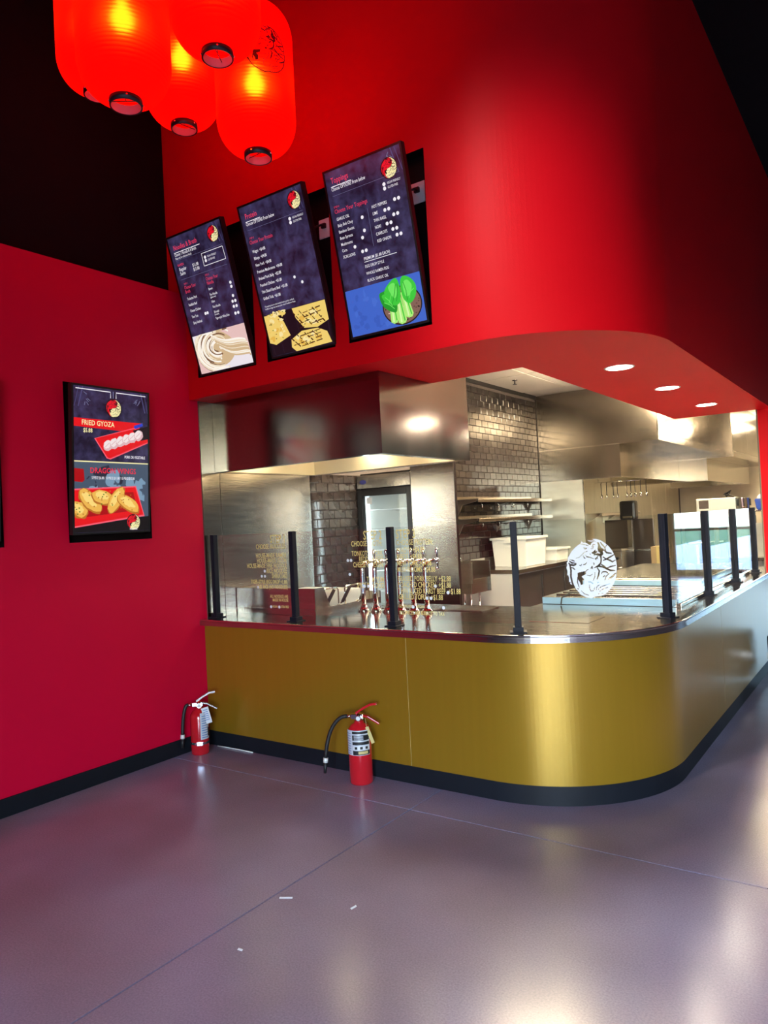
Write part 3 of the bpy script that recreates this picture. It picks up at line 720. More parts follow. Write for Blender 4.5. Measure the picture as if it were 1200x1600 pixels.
def screen1():
    t, d = screen('tilted noodles and broth menu screen, nearest to the black wall corner', (.405, -.125, 3.075), (math.atan2(.25, .887), 0, 0), .515, .92, 'menu screens above the counter')
    A = Art(.515, .92); bamboo(A, .86)
    A.emblem(.83, .075, .19, 'crimson', 'cream')
    header(A, 'Noodles & Broth', 'Choose 1 Noodle & A Broth', .090)
    A.text('Please ask for additional details', .06, .155, .016, 'white', xs=.62)
    A.text('RAMEN', .07, .205, .018, 'pink', xs=.8); A.text('Regular', .08, .240, .026, 'white', xs=.7, bold=.006); A.text('$11.88', .34, .240, .024, 'white', xs=.7, bold=.006)
    A.text('Sumo', .08, .270, .026, 'white', xs=.7, bold=.006); A.text('$15.88', .34, .270, .024, 'white', xs=.7, bold=.006)
    for p in ([(.55, .175), (.94, .175)], [(.94, .175), (.95, .262)], [(.95, .262), (.55, .262)], [(.55, .262), (.55, .175)]): A.line(p, .007, 'white')
    ptag(A, .60, .212)
    A.line([(.06, .300), (.95, .300)], .003, 'bamboo'); A.line([(.48, .32), (.48, .62)], .003, 'lilac')
    A.text('STEP 1', .10, .340, .013, 'pink'); A.text('Choose Your', .09, .372, .026, 'pink', xs=.62); A.text('Broth', .09, .402, .026, 'pink', xs=.62)
    A.text('STEP 2', .52, .330, .013, 'pink'); A.text('Choose Your', .52, .362, .026, 'pink', xs=.62); A.text('Noodle', .52, .392, .026, 'pink', xs=.62)
    for k, s in enumerate(('Tonkotsu Pork', 'Reddish Beef', 'Cheese Chicken', 'Tom Yum', 'Spicy Seafood')): A.text(s, .09, .452+k*.044, .020, 'white', xs=.62, bold=.008)
    for k, (s, v) in enumerate((('Ramen', .430), ('Fine Noodle', .470), ('(gluten free)', .487), ('Udon', .520), ('Rice Noodle', .557), ('Shirataki', .594), ('(no carbs)', .610), ('Tiger-style White Rice', .640))): A.text(s, .52, v, .018 if s[0] != '(' else .013, 'white', xs=.62, bold=.006)
    for u, v in ((.93, .424), (.93, .452), (.92, .515), (.89, .552), (.94, .552), (.89, .588), (.94, .588), (.89, .636), (.94, .636), (.36, .578), (.40, .578)): A.ell(u, v, .020, .020, 'white', n=12)
    A.k += 5; A.layer('dish_picture'); noodle_art(A, .715)
    A.build('menu_print', d)
def screen2():
    t, d = screen('tilted protein menu screen with grilled tofu picture, middle of the three', (1.098, -.125, 3.083), (math.atan2(.25, .89), 0, 0), .515, .925, 'menu screens above the counter')
    A = Art(.515, .925); bamboo(A, .86)
    A.emblem(.86, .075, .19, 'crimson', 'cream'); header(A, 'Protein', 'Choose OPTIONS From below', .080); ptag(A, .74, .180)
    A.text('STEP 3', .06, .210, .013, 'pink'); A.text('Choose Your Protein', .05, .242, .026, 'pink', xs=.66)
    for k, (s, pr) in enumerate((('Wagyu', '+$4.88'), ('Ribeye', '+$4.88'), ('New York', '+$4.88'), ('Premium Mushrooms', '+$4.88'), ('Braised Pork Belly', '+$2.88'), ('Poached Chicken', '+$1.88'), ('Thin Sliced Karst Beef', '+$1.88'), ('Grilled Tofu', '+$1.88'))):
        A.text(s+'  '+pr, .06, .300+k*.045, .020, 'white', xs=.68, bold=.010)
    for u, v in ((.62, .528), (.72, .572)): A.ell(u, v, .018, .018, 'white', n=12)
    A.text('*Consuming raw or undercooked meats, poultry, seafood,', .05, .665, .012, 'white', xs=.68); A.text('shellfish or eggs may increase your risk of foodborne illness', .05, .682, .012, 'white', xs=.68)
    A.layer('dish_picture'); v0 = .715; A.poly([(0, v0), (1, v0), (1, 1), (0, 1)], 'pan')
    for k in range(7): A.line([(.0+.17*k, v0+.01), (.05+.15*k, .99)], .006, 'pan2')
    blocks = [[(.0, v0+.005), (.20, v0+.01), (.30, v0+.07), (.36, v0+.17), (.10, v0+.21), (.0, v0+.19)], [(.05, v0+.002), (.38, v0+.0), (.20, v0+.03)], [(.47, v0+.003), (.99, v0+.003), (.99, v0+.13), (.80, v0+.16), (.60, v0+.145), (.50, v0+.07)], [(.36, v0+.20), (.55, v0+.16), (.80, v0+.165), (.93, v0+.20), (.97, v0+.275), (.40, v0+.283), (.34, v0+.25)]]
    for P in blocks:
        A.poly(P, 'tofu1'); cx = sum(p[0] for p in P)/len(P); cy = sum(p[1] for p in P)/len(P)
        [A.ell(cx+random.uniform(-.34, .34)*(max(p[0] for p in P)-min(p[0] for p in P)), cy+random.uniform(-.30, .30)*(max(p[1] for p in P)-min(p[1] for p in P)), random.uniform(.02, .05), random.uniform(.015, .04), random.choice(['tofu3', 'tofu2', 'tofu1', 'tofu3']), n=10, jit=.3) for _ in range(14)]
        w = max(p[0] for p in P)-min(p[0] for p in P); h = max(p[1] for p in P)-min(p[1] for p in P)
        if w > .4:
            for k in (-.30, -.1, .1, .3):
                for q in range(4):
                    if random.random() < .8: A.line([(cx+k*w-.10+.04*q, cy-h*.36+h*.18*q), (cx+k*w-.07+.04*q, cy-h*.36+h*.18*q+h*.14)], random.uniform(.010, .018), 'grill')
                    if random.random() < .8: A.line([(cx-w*.38+w*.19*q, cy+k*h*.9+.012-.006*q), (cx-w*.38+w*.19*q+w*.15, cy+k*h*.9+.008-.006*q)], random.uniform(.008, .016), 'grill')
        for k in range(16): A.ell(cx+random.uniform(-.36, .36)*w, cy+random.uniform(-.34, .34)*h, .010, .006, random.choice(['grill', 'tofu2', 'tofu2', 'herb']), n=7)
    A.build('menu_print', d)
def screen3():
    t, d = screen('tilted toppings menu screen with green vegetable picture, nearest to the rounded corner', (1.760, -.10, 3.100), (math.atan2(.2, .917), 0, 0), .525, .938, 'menu screens above the counter')
    A = Art(.525, .938); bamboo(A, .88)
    A.emblem(.83, .105, .20, 'crimson', 'cream'); header(A, 'Toppings', 'Choose OPTIONS From below', .072); ptag(A, .74, .188)
    A.text('STEP 4', .05, .215, .013, 'pink'); A.text('Choose Your Toppings', .05, .247, .027, 'pink', xs=.70)
    for k, s in enumerate(('GARLIC OIL', 'Baby Bok Choy', 'Bamboo Shoots', 'Bean Sprouts', 'Mushrooms', 'Corn', 'SCALLIONS')): A.text(s, .06, .290+k*.038, .019, 'white', xs=.70, bold=.008)
    for k, s in enumerate(('HOT PEPPERS', 'LIME', 'THAI BASIL', 'NORI', 'CARROTS', 'RED ONION')): A.text(s, .54, .290+k*.0395, .019, 'white', xs=.70, bold=.006)
    for u, v in ((.40, .318), (.40, .395), (.36, .432), (.24, .470), (.33, .510), (.38, .510), (.84, .282), (.89, .282), (.70, .322), (.75, .322), (.80, .362), (.85, .362), (.70, .400), (.75, .400), (.76, .440), (.81, .440), (.80, .478), (.85, .478)): A.ell(u, v, .019, .019, 'white', n=12)
    A.line([(.485, .28), (.485, .50)], .004, 'bamboo')
    A.text('PREMIUM ($1.88 EACH)', .33, .565, .019, 'white', xs=.72, bold=.008); A.line([(.33, .575), (.76, .575)], .006, 'white')
    for k, s in enumerate(('EGG DROP STYLE', 'WHOLE RAMEN EGG', 'BLACK GARLIC OIL')): A.text(s, .33, .610+k*.042, .018, 'white', xs=.72, bold=.006)
    A.layer('dish_picture'); v0 = .715; A.poly([(0, v0), (1, v0), (1, 1), (0, 1)], 'blue')
    for k in range(40): A.ell(random.uniform(.06, .94), random.uniform(v0+.03, .97), random.uniform(.015, .05), random.uniform(.015, .05), random.choice(['blue2', 'blue3', 'blue']), n=12, jit=.4)
    A.ell(.72, v0+.165, .255, .205, 'bowlrim', n=34); A.ell(.72, v0+.165, .240, .190, 'bowl', n=34)
    for k in range(90):
        a = random.uniform(0, 2*PI); r = math.sqrt(random.random()); A.ell(.72+.225*r*math.cos(a), v0+.165+.175*r*math.sin(a)*.56, .012, .007, random.choice(['bowl2', 'bowl2', 'pinkbg', 'bowlrim']), n=6)
    for (bx, by, tx, ty, w) in ((.60, .25, .60, .10, .05), (.70, .262, .68, .08, .055), (.80, .235, .76, .09, .05)):
        A.poly([(bx-w, v0+by), (bx-w*.3, v0+by+.012), (bx+w*.6, v0+by+.008), (bx+w, v0+by-.01), (tx+.035, v0+ty), (tx-.035, v0+ty)], 'stem')
        A.line([(bx-w*.3, v0+by), (tx, v0+ty)], .02, 'stem2'); A.line([(bx+w*.5, v0+by-.005), (tx+.02, v0+ty)], .015, 'leaf')
    for P, c in (([(.45, .06), (.50, .045), (.60, .05), (.66, .12), (.64, .18), (.55, .165), (.47, .12)], 'leaf3'), ([(.52, .05), (.60, .005), (.70, -.012), (.73, .06), (.70, .13), (.62, .14), (.56, .10)], 'leaf'),
                 ([(.74, .02), (.79, -.015), (.88, .01), (.93, .06), (.90, .12), (.82, .15), (.75, .11)], 'leaf'), ([(.77, .03), (.83, .012), (.88, .05), (.84, .10), (.78, .10)], 'leaf2'), ([(.58, .03), (.66, .01), (.69, .06), (.64, .10)], 'leaf2'), ([(.48, .07), (.55, .065), (.60, .12), (.53, .12)], 'leaf')):
        A.spoly([(x, v0+y+.015) for x, y in P], c)
    for (x0, y0, x1, y1) in ((.56, .12, .64, .03), (.60, .13, .68, .02), (.66, .12, .70, .02), (.80, .13, .78, .02), (.83, .12, .86, .03), (.81, .10, .90, .07), (.52, .08, .60, .14), (.50, .11, .62, .16)):
        A.line([(x0, v0+y0+.015), ((x0+x1)/2+.01, v0+(y0+y1)/2+.012), (x1, v0+y1+.015)], .008, 'leaf3' if y1 < .03 else 'leaf2')
    A.build('menu_print', d)
def screen4():
    t, d = screen('upright wall screen advertising fried gyoza and dragon wings on the red left wall', (.075, -.700, 2.000), (math.atan2(.05, .893), 0, PI/2), .533, .895)
    A = Art(.533, .895); bamboo(A, .90); bamboo(A, .12, -1)
    A.layer('wings_picture'); A.poly([(0, .515), (1, .515), (1, 1), (0, 1)], 'marble2')
    for k in range(30): A.ell(random.uniform(.1, .9), random.uniform(.56, .88), random.uniform(.05, .10), random.uniform(.04, .08), random.choice(['marble', 'marble2', 'slate']), n=12, jit=.3)
    for k in range(14): A.ell(random.uniform(.45, .93), random.uniform(.62, .78), random.uniform(.04, .07), random.uniform(.04, .07), 'marble', n=12, jit=.3)
    A.layer('rule_lines'); A.line([(.03, .018), (.48, .018), (.48, .060)], .010, 'white'); A.line([(.97, .018), (.555, .018), (.555, .060)], .010, 'white'); A.line([(.518, .012), (.518, .060)], .012, 'bamboo')
    A.emblem(.52, .130, .21, 'crimson', 'cream')
    A.layer('gyoza_picture'); A.poly([(0, .218), (.90, .218), (.86, .29), (.0, .275)], 'tray')
    A.poly([(.80, .24), (.92, .215), (.93, .235), (.80, .268)], 'blueedge')
    A.poly([(.26, .350), (.80, .255), (1, .31), (1, .36), (.47, .492), (.42, .485)], 'traylip'); A.poly([(.275, .350), (.80, .262), (1, .315), (1, .352), (.465, .484), (.43, .478)], 'tray')
    A.poly([(.78, .275), (1, .235), (1, .33), (.90, .345)], 'pan')
    for k in range(6):
        u = .44+k*.085; v = .395-k*.017; A.ell(u, v, .070, .058, 'gyoza2', rot=-.9, jit=.08); A.ell(u-.008, v-.008, .055, .042, 'gyoza', rot=-.9, jit=.10); A.line([(u-.04, v+.012), (u+.02, v-.02)], .008, 'gyoza2')
    A.text('FRIED GYOZA', .10, .262, .036, 'cream', xs=.80, bold=.016); A.text('$5.88', .12, .312, .030, 'cream', xs=.74, bold=.02)
    A.text('PORK OR VEGETABLE', .955, .478, .020, 'white', 'RIGHT', xs=.64, bold=.016)
    A.layer('divider_line'); A.line([(0, .512), (1, .512)], .014, 'cream'); A.layer('wings_picture')
    A.text('DRAGON WINGS', .51, .590, .040, 'red', 'CENTER', xs=.84, bold=.016); A.text('5 PIECE $6.88 / 10 PIECE $11.88 / 15 PIECE $17.88', .51, .632, .020, 'white', 'CENTER', xs=.58, bold=.012)
    A.poly([(0, .56), (.12, .565), (.13, .64), (.10, .655), (0, .65)], 'tray2')
    A.poly([(0, .70), (.82, .675), (.94, .895), (0, .965)], 'traylip'); A.poly([(0, .71), (.81, .685), (.925, .885), (0, .955)], 'tray'); A.poly([(.06, .74), (.78, .72), (.84, .85), (.05, .90)], 'tray2')
    for (u, v, a, b, r) in ((.06, .84, .12, .09, .6), (.20, .78, .19, .095, .75), (.36, .755, .15, .09, .2), (.54, .775, .19, .085, -1.0), (.71, .80, .18, .085, .55)):
        A.ell(u, v+.006, a, b, 'wing3', rot=r, jit=.08); A.ell(u, v, a*.92, b*.88, 'wing', rot=r, jit=.08); A.ell(u-.01, v-.008, a*.6, b*.5, 'wing2', rot=r, jit=.15)
        for k in range(9): A.ell(u+random.uniform(-.6, .6)*a, v+random.uniform(-.35, .35)*a, .010, .008, random.choice(['herb', 'wing3', 'wing3']), n=7)
    A.poly([(0, .965), (.55, .925), (1, .895), (1, 1), (0, 1)], 'ink'); A.emblem(.78, .938, .19, 'crimson', 'cream')
    A.text('NOODLE', .78, .992, .014, 'white', 'CENTER', xs=.8, bold=.02)
    A.build('menu_print', d)
screen1(); screen2(); screen3(); screen4()
t5, d5 = screen('dark wall screen cut by the left picture edge on the red wall', (.075, -1.690, 1.985), (math.atan2(.05, .893), 0, PI/2), .533, .895)
A5 = Art(.533, .895); bamboo(A5, .90); A5.emblem(.52, .13, .21, 'crimson', 'cream'); A5.line([(0, .512), (1, .512)], .014, 'cream'); A5.build('menu_print', d5)
# power outlets in the recesses
for i, (x, z) in enumerate(((1.270, 3.385), (1.965, 3.400))):
    t = thing('power_outlet', ('white power outlet in the recess behind the protein screen', 'white power outlet in the recess behind the toppings screen')[i], 'outlet', (x, 0.074, z))
    MB().box((-0.05, -0.008, -0.06), (0.05, 0.0, 0.06), c=0.004).build('cover_plate', M_WHITE, t)
    MB().tube([(-.005, -.008, .012), (-.008, -.04, .012), (-.04, -.06, 0.0), (-.12, -.06, -.03)], .007, 8).build('power_cord', M_BLACK, t)
    MB().box((-.022, -.026, -.002), (.012, -.008, .028), c=.004).build('plug', M_BLACK, t)

# ================================================================== LANTERNS
BULB = emat('bulb_glow', (1.0, 0.62, 0.12), 30.0)
def make_lantern():
    root = thing('paper_lantern', 'x', 'lantern')
    Rr, Hh = 0.21, 0.78; rr = 0.073; prof = []; nr = 42
    def rad(z):
        cr = 0.175
        if z < cr: return rr + (Rr-rr)*math.sqrt(max(0, 1-((cr-z)/cr)**2))
        if z > Hh-cr: return rr + (Rr-rr)*math.sqrt(max(0, 1-((z-(Hh-cr))/cr)**2))
        return Rr
    for k in range(nr*3+1):
        z = Hh*k/(nr*3); prof.append((rad(z)*(1+(0.006 if k % 3 else -0.008)), z))
    MB().lathe(prof, 56, cap=False).build('paper_shade', M_LANT, root)
    ring = [(rr-.006, -.030), (rr+.001, -.030), (rr+.001, .012), (rr-.006, .012), (rr-.006, -.030)]
    o = MB().lathe(ring, 40, cap=False).build('bottom_ring', M_RING, root)
    for a in (0.3, 1.87, 3.44, 5.01):
        MB().cyl((rr*math.cos(a), rr*math.sin(a), -.012), ((rr+.005)*math.cos(a), (rr+.005)*math.sin(a), -.012), .0045, 8).build('screw', M_CHROME, o)
    MB().lathe([(rr-.0065, -.029), (rr-.0065, .014)], 40, cap=False).build('ring_lamplit_face', mat('pink_lamplight_paint', (0.75, 0.16, 0.24), 0.6), o)  # pink sleeve: lamplight inside the ring put into its colour
    MB().tube([(-rr+.003, 0, -.004), (rr-.003, 0, -.004)], .0018, 6).tube([(0, 0, -.004), (0, 0, .20)], .0018, 6).build('wire', M_RING, o)
    MB().lathe([(rr-.006, Hh-.012), (rr+.001, Hh-.012), (rr+.001, Hh+.03), (rr-.006, Hh+.03), (rr-.006, Hh-.012)], 40, cap=False).build('top_ring', M_RING, root)
    b = MB().lathe([(0.001, .295), (.022, .30), (.035, .325), (.038, .35), (.030, .385), (.017, .41), (.014, .44)], 20).build('bulb', BULB, root)
    MB().cyl((0, 0, .44), (0, 0, .50), .018, 14).build('lamp_socket', M_RING, root)
    MB().cyl((0, 0, .50), (0, 0, ZC-3.3), .004, 8).build('cord', M_RING, root)
    return root
def lantern_emblem(root, ang):
    b = MB(); S = .25; Rr = .2135
    for (x0, z0, x1, z1) in mask_rects(INS_90 & ~MASK_90):
        P = []
        for (x, z) in ((x0, z0), (x1, z0), (x1, z1), (x0, z1)):
            a = ang + x*S/Rr; P.append((Rr*math.cos(a), Rr*math.sin(a), .44+z*S))
        b.quad(*P)
    b.build('emblem_print', MATL, root)
MASK_90, INS_90 = emblem_mask(150)
er = INS_90.copy()
for _k in range(4): er[1:-1, 1:-1] &= er[:-2, 1:-1] & er[2:, 1:-1] & er[1:-1, :-2] & er[1:-1, 2:]
MASK_90 &= er
MATL = mat('dark_red_print', (0.09, 0.002, 0.002), 0.7, var=0.2)
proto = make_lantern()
LAN = [((1.402, -0.641, 3.511), 'lowest red paper lantern at the right of the cluster', -0.50), ((1.300, -1.392, 3.503), 'red paper lantern at the front left of the cluster', -0.95),
       ((0.896, -0.704, 3.821), 'small-looking red lantern hanging low in the middle of the cluster', None), ((1.619, -1.109, 3.736), 'highest red lantern overlapping the middle of the cluster', None), ((0.500, -0.988, 4.039), 'leftmost red lantern mostly hidden behind the front left one', None)]
lans = []
for i, (p, lab, an) in enumerate(LAN):
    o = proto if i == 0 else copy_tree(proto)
    o.location = (p[0], p[1], p[2]+.03); o.rotation_euler = (0, 0, i*0.7); tag(o, lab, 'lantern', 'hanging red lanterns')
    for ch in o.children:
        if ch.name.startswith('cord'): ch.scale = (1, 1, 1); 
    lans.append(o)
for o, (p, lab, an) in zip(lans, LAN):
    if an is not None: lantern_emblem(o, an - o.rotation_euler[2])
    cd_ = [c for c in o.children if c.name.startswith('cord')][0]
    z0 = o.location.z
    cd_.data = MB().cyl((0, 0, .50), (0, 0, ZC-z0-.001), .004, 8).mesh('cord', M_RING)

# ================================================================== DOWNLIGHTS and kitchen lights
DL = emat('downlight_lens', (1.0, 0.88, 0.68), 220.0)
for i, (x, y) in enumerate(((2.655, 1.36), (2.672, 2.50), (2.690, 3.80))):
    t = thing('downlight', ('recessed downlight nearest to the rounded corner of the red soffit', 'middle recessed downlight in the red soffit', 'farthest recessed downlight in the red soffit')[i], 'downlight', (x, y, ZS), group='soffit downlights')
    MB().lathe([(.080, -.001), (.083, -.004), (.095, -.004), (.098, -.0005), (.080, -.0005)], 40, cap=False).build('trim_ring', M_WHITE, t)
    MB().lathe([(.0005, -.003), (.060, -.0028), (.081, -.0015)], 40, cap=False).build('lens', DL, t)
KL = emat('troffer_glow', (1.0, 0.80, 0.52), 88.0)
for i, y in enumerate(LIGHTS_Y):
    t = thing('ceiling_light', 'hanging kitchen light panel, %s from the counter' % ('first', 'second', 'third', 'fourth')[i], 'ceiling light', (1.525 if i < 2 else 2.5, y, ZK), group='kitchen ceiling lights')
    f = MB()
    for a, b in (((-.30, -.605), (.30, -.57)), ((-.30, .57), (.30, .605)), ((-.30, -.57), (-.265, .57)), ((.265, -.57), (.30, .57))): f.box((a[0], a[1], -.012), (b[0], b[1], -.0005))
    t.location.z = ZK-.16; f.build('frame', M_GRID, t); MB().box((-.265, -.57, -.030), (.265, .57, -.013)).build('diffuser', KL, t); MB().box((-.20, -.50, -.0004), (.20, .50, .012)).build('added_uplight', KL, t)  # hung low, glowing top added to brighten the kitchen ceiling
    for q in (-.45, .45): MB().cyl((0, q, .012), (0, q, .159), .006, 8).build('hanger_rod', M_GRID, t)
t = thing('sprinkler', 'small ceiling sprinkler head in the white kitchen ceiling', 'sprinkler', (.344, 4.754, ZK-.006))
MB().lathe([(.001, 0), (.035, -.002), (.033, -.007), (.012, -.009)], 20).build('escutcheon', M_CHROME, t)
MB().cyl((0, 0, -.005), (0, 0, -.05), .008, 10).lathe([(.001, -.052), (.028, -.052), (.028, -.055), (.001, -.055)], 16).build('nozzle', M_BLACK, t)
# assumed ceiling spotlight, unseen, added for the gradient on the bulkhead corner
tl = thing('assumed_spotlight', 'assumed unseen ceiling spotlight added to brighten the rounded red corner of the menu wall', 'spotlight', (2.0, -3.0, 4.75))
aim = (Vector((3.05, 0.3, 2.45)) - Vector((2.0, -3.0, 4.75))).normalized()
Ms = aim.to_track_quat('-Z', 'Y').to_matrix().to_4x4()
MB().lathe([(.06, -.10), (.065, -.10), (.065, .08), (.0005, .08)], 24, Ms, cap=False).build('can', M_BLACK, tl)
MB().cyl((0, 0, .06), (0, 0, ZC-4.75-.001), .012, 10).build('stem', M_BLACK, tl)
MB().lathe([(.0005, -.085), (.059, -.085)], 24, Ms, cap=False).build('lens', emat('spot_lens', (1, .9, .8), 5.0), tl)
sd = bpy.data.lights.new('assumed_spot_lamp', 'SPOT'); sd.energy = 720; sd.spot_size = math.radians(41); sd.spot_blend = 1.0; sd.color = (1.0, 0.90, 0.84); sd.shadow_soft_size = 0.25
so = bpy.data.objects.new('assumed_spot_lamp', sd); COL.objects.link(so); so.parent = tl; so.matrix_local = Matrix.Translation(aim*0.11) @ Ms
# assumed can lights on the black ceiling, unseen, added for floor highlights
CAN = emat('assumed_can_lens', (1.0, 0.80, 0.50), 12.0)
for i, (x, y) in enumerate(((3.9, -0.9), (4.55, -1.1), (6.2, 1.4))):
    t = thing('assumed_can_light', ('assumed dining ceiling can light above the floor in front of the counter', 'assumed dining ceiling can light right of the counter corner', 'assumed dining ceiling can light beyond the counter side')[i], 'ceiling light', (x, y, ZC), group='assumed dining can lights')
    MB().lathe([(.07, -.10), (.085, -.10), (.085, 0), (.07, -.0)], 24, cap=False).build('can', M_BLACK, t); MB().lathe([(.001, -.07), (.069, -.07)], 24, cap=False).build('lens', CAN, t)

# ================================================================== FIRE EXTINGUISHERS
def extinguisher(label, loc, rz, r, hb, variant):
    t = thing('fire_extinguisher', label, 'extinguisher', loc, (0, 0, rz))
    MB().lathe([(r*.94, 0), (r, .008), (r, hb-.055), (r*.93, hb-.03), (r*.70, hb-.010), (r*.42, hb), (r*.40, hb+.012), (.0005, hb+.012)], 36).build('cylinder', M_EXT, t)
    def wrap(a0, a1, z0, z1, dr, name, m, parent, n=14):
        b = MB()
        for k in range(n):
            A = a0+(a1-a0)*k/n; B = a0+(a1-a0)*(k+1)/n
            b.quad(((r+dr)*math.cos(A), (r+dr)*math.sin(A), z0), ((r+dr)*math.cos(B), (r+dr)*math.sin(B), z0), ((r+dr)*math.cos(B), (r+dr)*math.sin(B), z1), ((r+dr)*math.cos(A), (r+dr)*math.sin(A), z1), smooth=True)
        return b.build(name, m, parent)
    # local -y faces the camera side
    v = MB().cyl((0, 0, hb+.006), (0, 0, hb+.055), .020, 16).box((-.045, -.016, hb+.022), (.030, .016, hb+.052), c=.004).cyl((-.045, 0, hb+.038), (-.075, 0, hb+.036), .010, 12)
    v.cyl((.004, -.016, hb+.030), (.004, -.030, hb+.030), .016, 18)
    v.build('valve', M_CHROME, t)
    lev = MB(); red = M_EXT if variant == 0 else mat('dull_zinc', (0.34, 0.30, 0.30), 0.4, 0.8)
    pts = [(-.012, 0, hb+.058), (.030, 0, hb+.085), (.075, 0, hb+.108), (.112, 0, hb+.112)]
    for a, b in zip(pts[:-1], pts[1:]):
        a = Vector(a); b = Vector(b); d = b-a
        M = Matrix.Translation(a) @ Matrix.Rotation(-math.atan2(d.z, d.x), 4, 'Y')
        lev.box((-.003, -.015, -.006), (d.length+.003, .015, .007), M, c=.002)
    lev.build('lever', red, t)
    hn = MB(); pts = [(.015, 0, hb+.045), (.055, 0, hb+.036), (.100, 0, hb+.010), (.122, 0, hb-.004)]
    for a, b in zip(pts[:-1], pts[1:]):
        a = Vector(a); b = Vector(b); d = b-a
        M = Matrix.Translation(a) @ Matrix.Rotation(-math.atan2(d.z, d.x), 4, 'Y')
        hn.box((-.003, -.013, -.005), (d.length+.003, .013, .005), M, c=.002)
    hn.build('carry_handle', red, t)
    # hose arc
    H = []
    for k in range(17):
        s = k/16; rc = (.105, .035) if variant == 0 else (.030, .012); H.append((-.072-rc[0]*math.sin(s*PI*.5)-rc[1]*s, -.015*s, (hb+.036)+.012*math.sin(s*PI)-(hb-.10)*s**1.7))
    hs = MB().tube(H, .0115, 12).build('hose', M_RUBBER, t)
    e = Vector(H[-1]); d = (e-Vector(H[-2])).normalized()
    MB().cyl(e-d*.006, e+d*.022, .0145, 14).build('ferrule', M_WHITE, hs)
    MB().cyl(e+d*.022, e+d*.085, .012, 14, r2=.0095).build('nozzle', M_RUBBER, hs)
    if variant == 0:
        lb = wrap(-2.75, -.40, .175, .320, .0012, 'label', M_LABEL, t)
        for (z0, z1) in ((.300, .314), (.262, .292), (.236, .254)): wrap(-1.95, -.45, z0, z1, .0018, 'black_band', M_INK, lb)
        wrap(-1.90, -.50, .208, .229, .0018, 'pictogram_strip', M_PAPER, lb)
        for a in (-1.75, -1.30, -.85): wrap(a, a+.22, .211, .226, .0024, 'pictogram', M_INK, lb, 4)
        wrap(-1.92, -.42, .178, .203, .0018, 'black_band', M_INK, lb); wrap(-1.45, -.62, .183, .199, .0024, 'yellow_text_bar', M_YTAG, lb)
        for k in range(9): wrap(-2.65, -2.10, .182+k*.0145, .187+k*.0145, .0018, 'text_row', mat('blue_grey_print', (.25, .32, .5), .5), lb, 5)
        for k in range(4): wrap(-1.80, -1.0, .266+k*.0065, .269+k*.0065, .0024, 'text_row', M_LABEL, lb, 5)
        tg = MB().tube([(.045, -.02, hb+.03), (.055, -.035, hb-.02)], .0012, 5); tg.box((-.010, -.0008, -.10), (.010, .0008, 0), Matrix.Translation((.057, -.038, hb-.015)) @ Matrix.Rotation(-.35, 4, 'Y'))
        tg.build('inspection_tag', M_YTAG, t)
    else:
        lb = wrap(-1.45, -.25, .105, .285, .0012, 'label', M_LABEL, t)
        for k in range(10): wrap(-1.30, -.55, .115+k*.016, .121+k*.016, .0018, 'text_row', mat('blue_print', (.12, .25, .55), .5), lb, 5)
        wrap(-.55, -.30, .12, .18, .002, 'black_band', M_INK, lb, 4)
        wrap(0, 2*PI, .070, .086, .0020, 'strap', M_CHROME, t, 30)
        MB().box((-.022, -r-.008, .066), (.022, -r+.004, .092), c=.003).build('buckle', M_CHROME, t)
        M = Matrix.Translation((.040, -.052, hb+.02)) @ Matrix.Rotation(.10, 4, 'X') @ Matrix.Rotation(-.22, 4, 'Y')
        tg = MB().box((-.024, -.0008, -.115), (.024, .0008, 0), M).build('inspection_tag', M_PAPER, t)
        for k in range(6): MB().box((-.017, -.0016, -.020-k*.014), (.015, -.0009, -.015-k*.014), M).build('text_row', MATS['blue_print'], tg)
    MB().cyl((.004, -.0305, hb+.030), (.004, -.0315, hb+.030), .0125, 16).build('gauge_face', M_PAPER, t)
    return t
extinguisher('red fire extinguisher with silver and black label in front of the gold panel', (1.447, -.062, 0.0), math.radians(22), .070, .350, 0)
extinguisher('smaller red fire extinguisher with white paper tag in the wall corner', (.100, -.125, 0.0), math.radians(48), .062, .300, 1)

# ================================================================== KITCHEN: hoods
hd = thing('exhaust_hood', 'large stainless hood hanging under the red soffit beside the left wall', 'hood', (0, 0, 0))
HX, HY0, HY1, HZ = 1.525, 0.205, 1.33, 1.955
m = MB(); t_ = .012
m.box((.008, HY0, HZ), (HX, HY0+t_, ZS-.002)); m.box((HX-t_, HY0+t_, HZ), (HX, HY1, ZS-.002)); m.box((.008, HY1-t_, HZ), (HX-t_, HY1, ZS-.002)); m.box((.008, HY0+t_, HZ), (.02, HY1-t_, ZS-.002))
m.box((.008, IY+.003, ZS-.002), (HX, HY1, ZK-.007)); m.build('canopy', M_STEEL_D, hd)
m = MB().box((.02, HY0+t_, HZ), (HX-t_, HY0+.06, HZ+.006)).box((.02, HY1-.06, HZ), (HX-t_, HY1-t_, HZ+.006)).box((HX-.06, HY0+.06, HZ), (HX-t_, HY1-.06, HZ+.006))
m.build('drip_gutter', M_STEEL, hd)
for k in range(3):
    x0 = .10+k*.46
    fm = MB().add([(x0, HY0+.07, HZ+.03), (x0+.44, HY0+.07, HZ+.03), (x0+.44, HY1-.10, HZ+.24), (x0, HY1-.10, HZ+.24)], [(0, 1, 2, 3)]).build('filter_panel', mat('hood_filter_steel_lit', (0.70, 0.64, 0.52), 0.45, 0.7, var=0.1, scale=30, stretch=(1, 8, 8)), hd)  # filter steel lightened so the lamplit look sits partly in its colour
M_LINER = mat('hood_liner_steel_lit', (0.72, 0.66, 0.52), 0.42, 0.75, var=0.08, scale=3)  # bright steel copy: lamplight inside the hood put into the lining colour
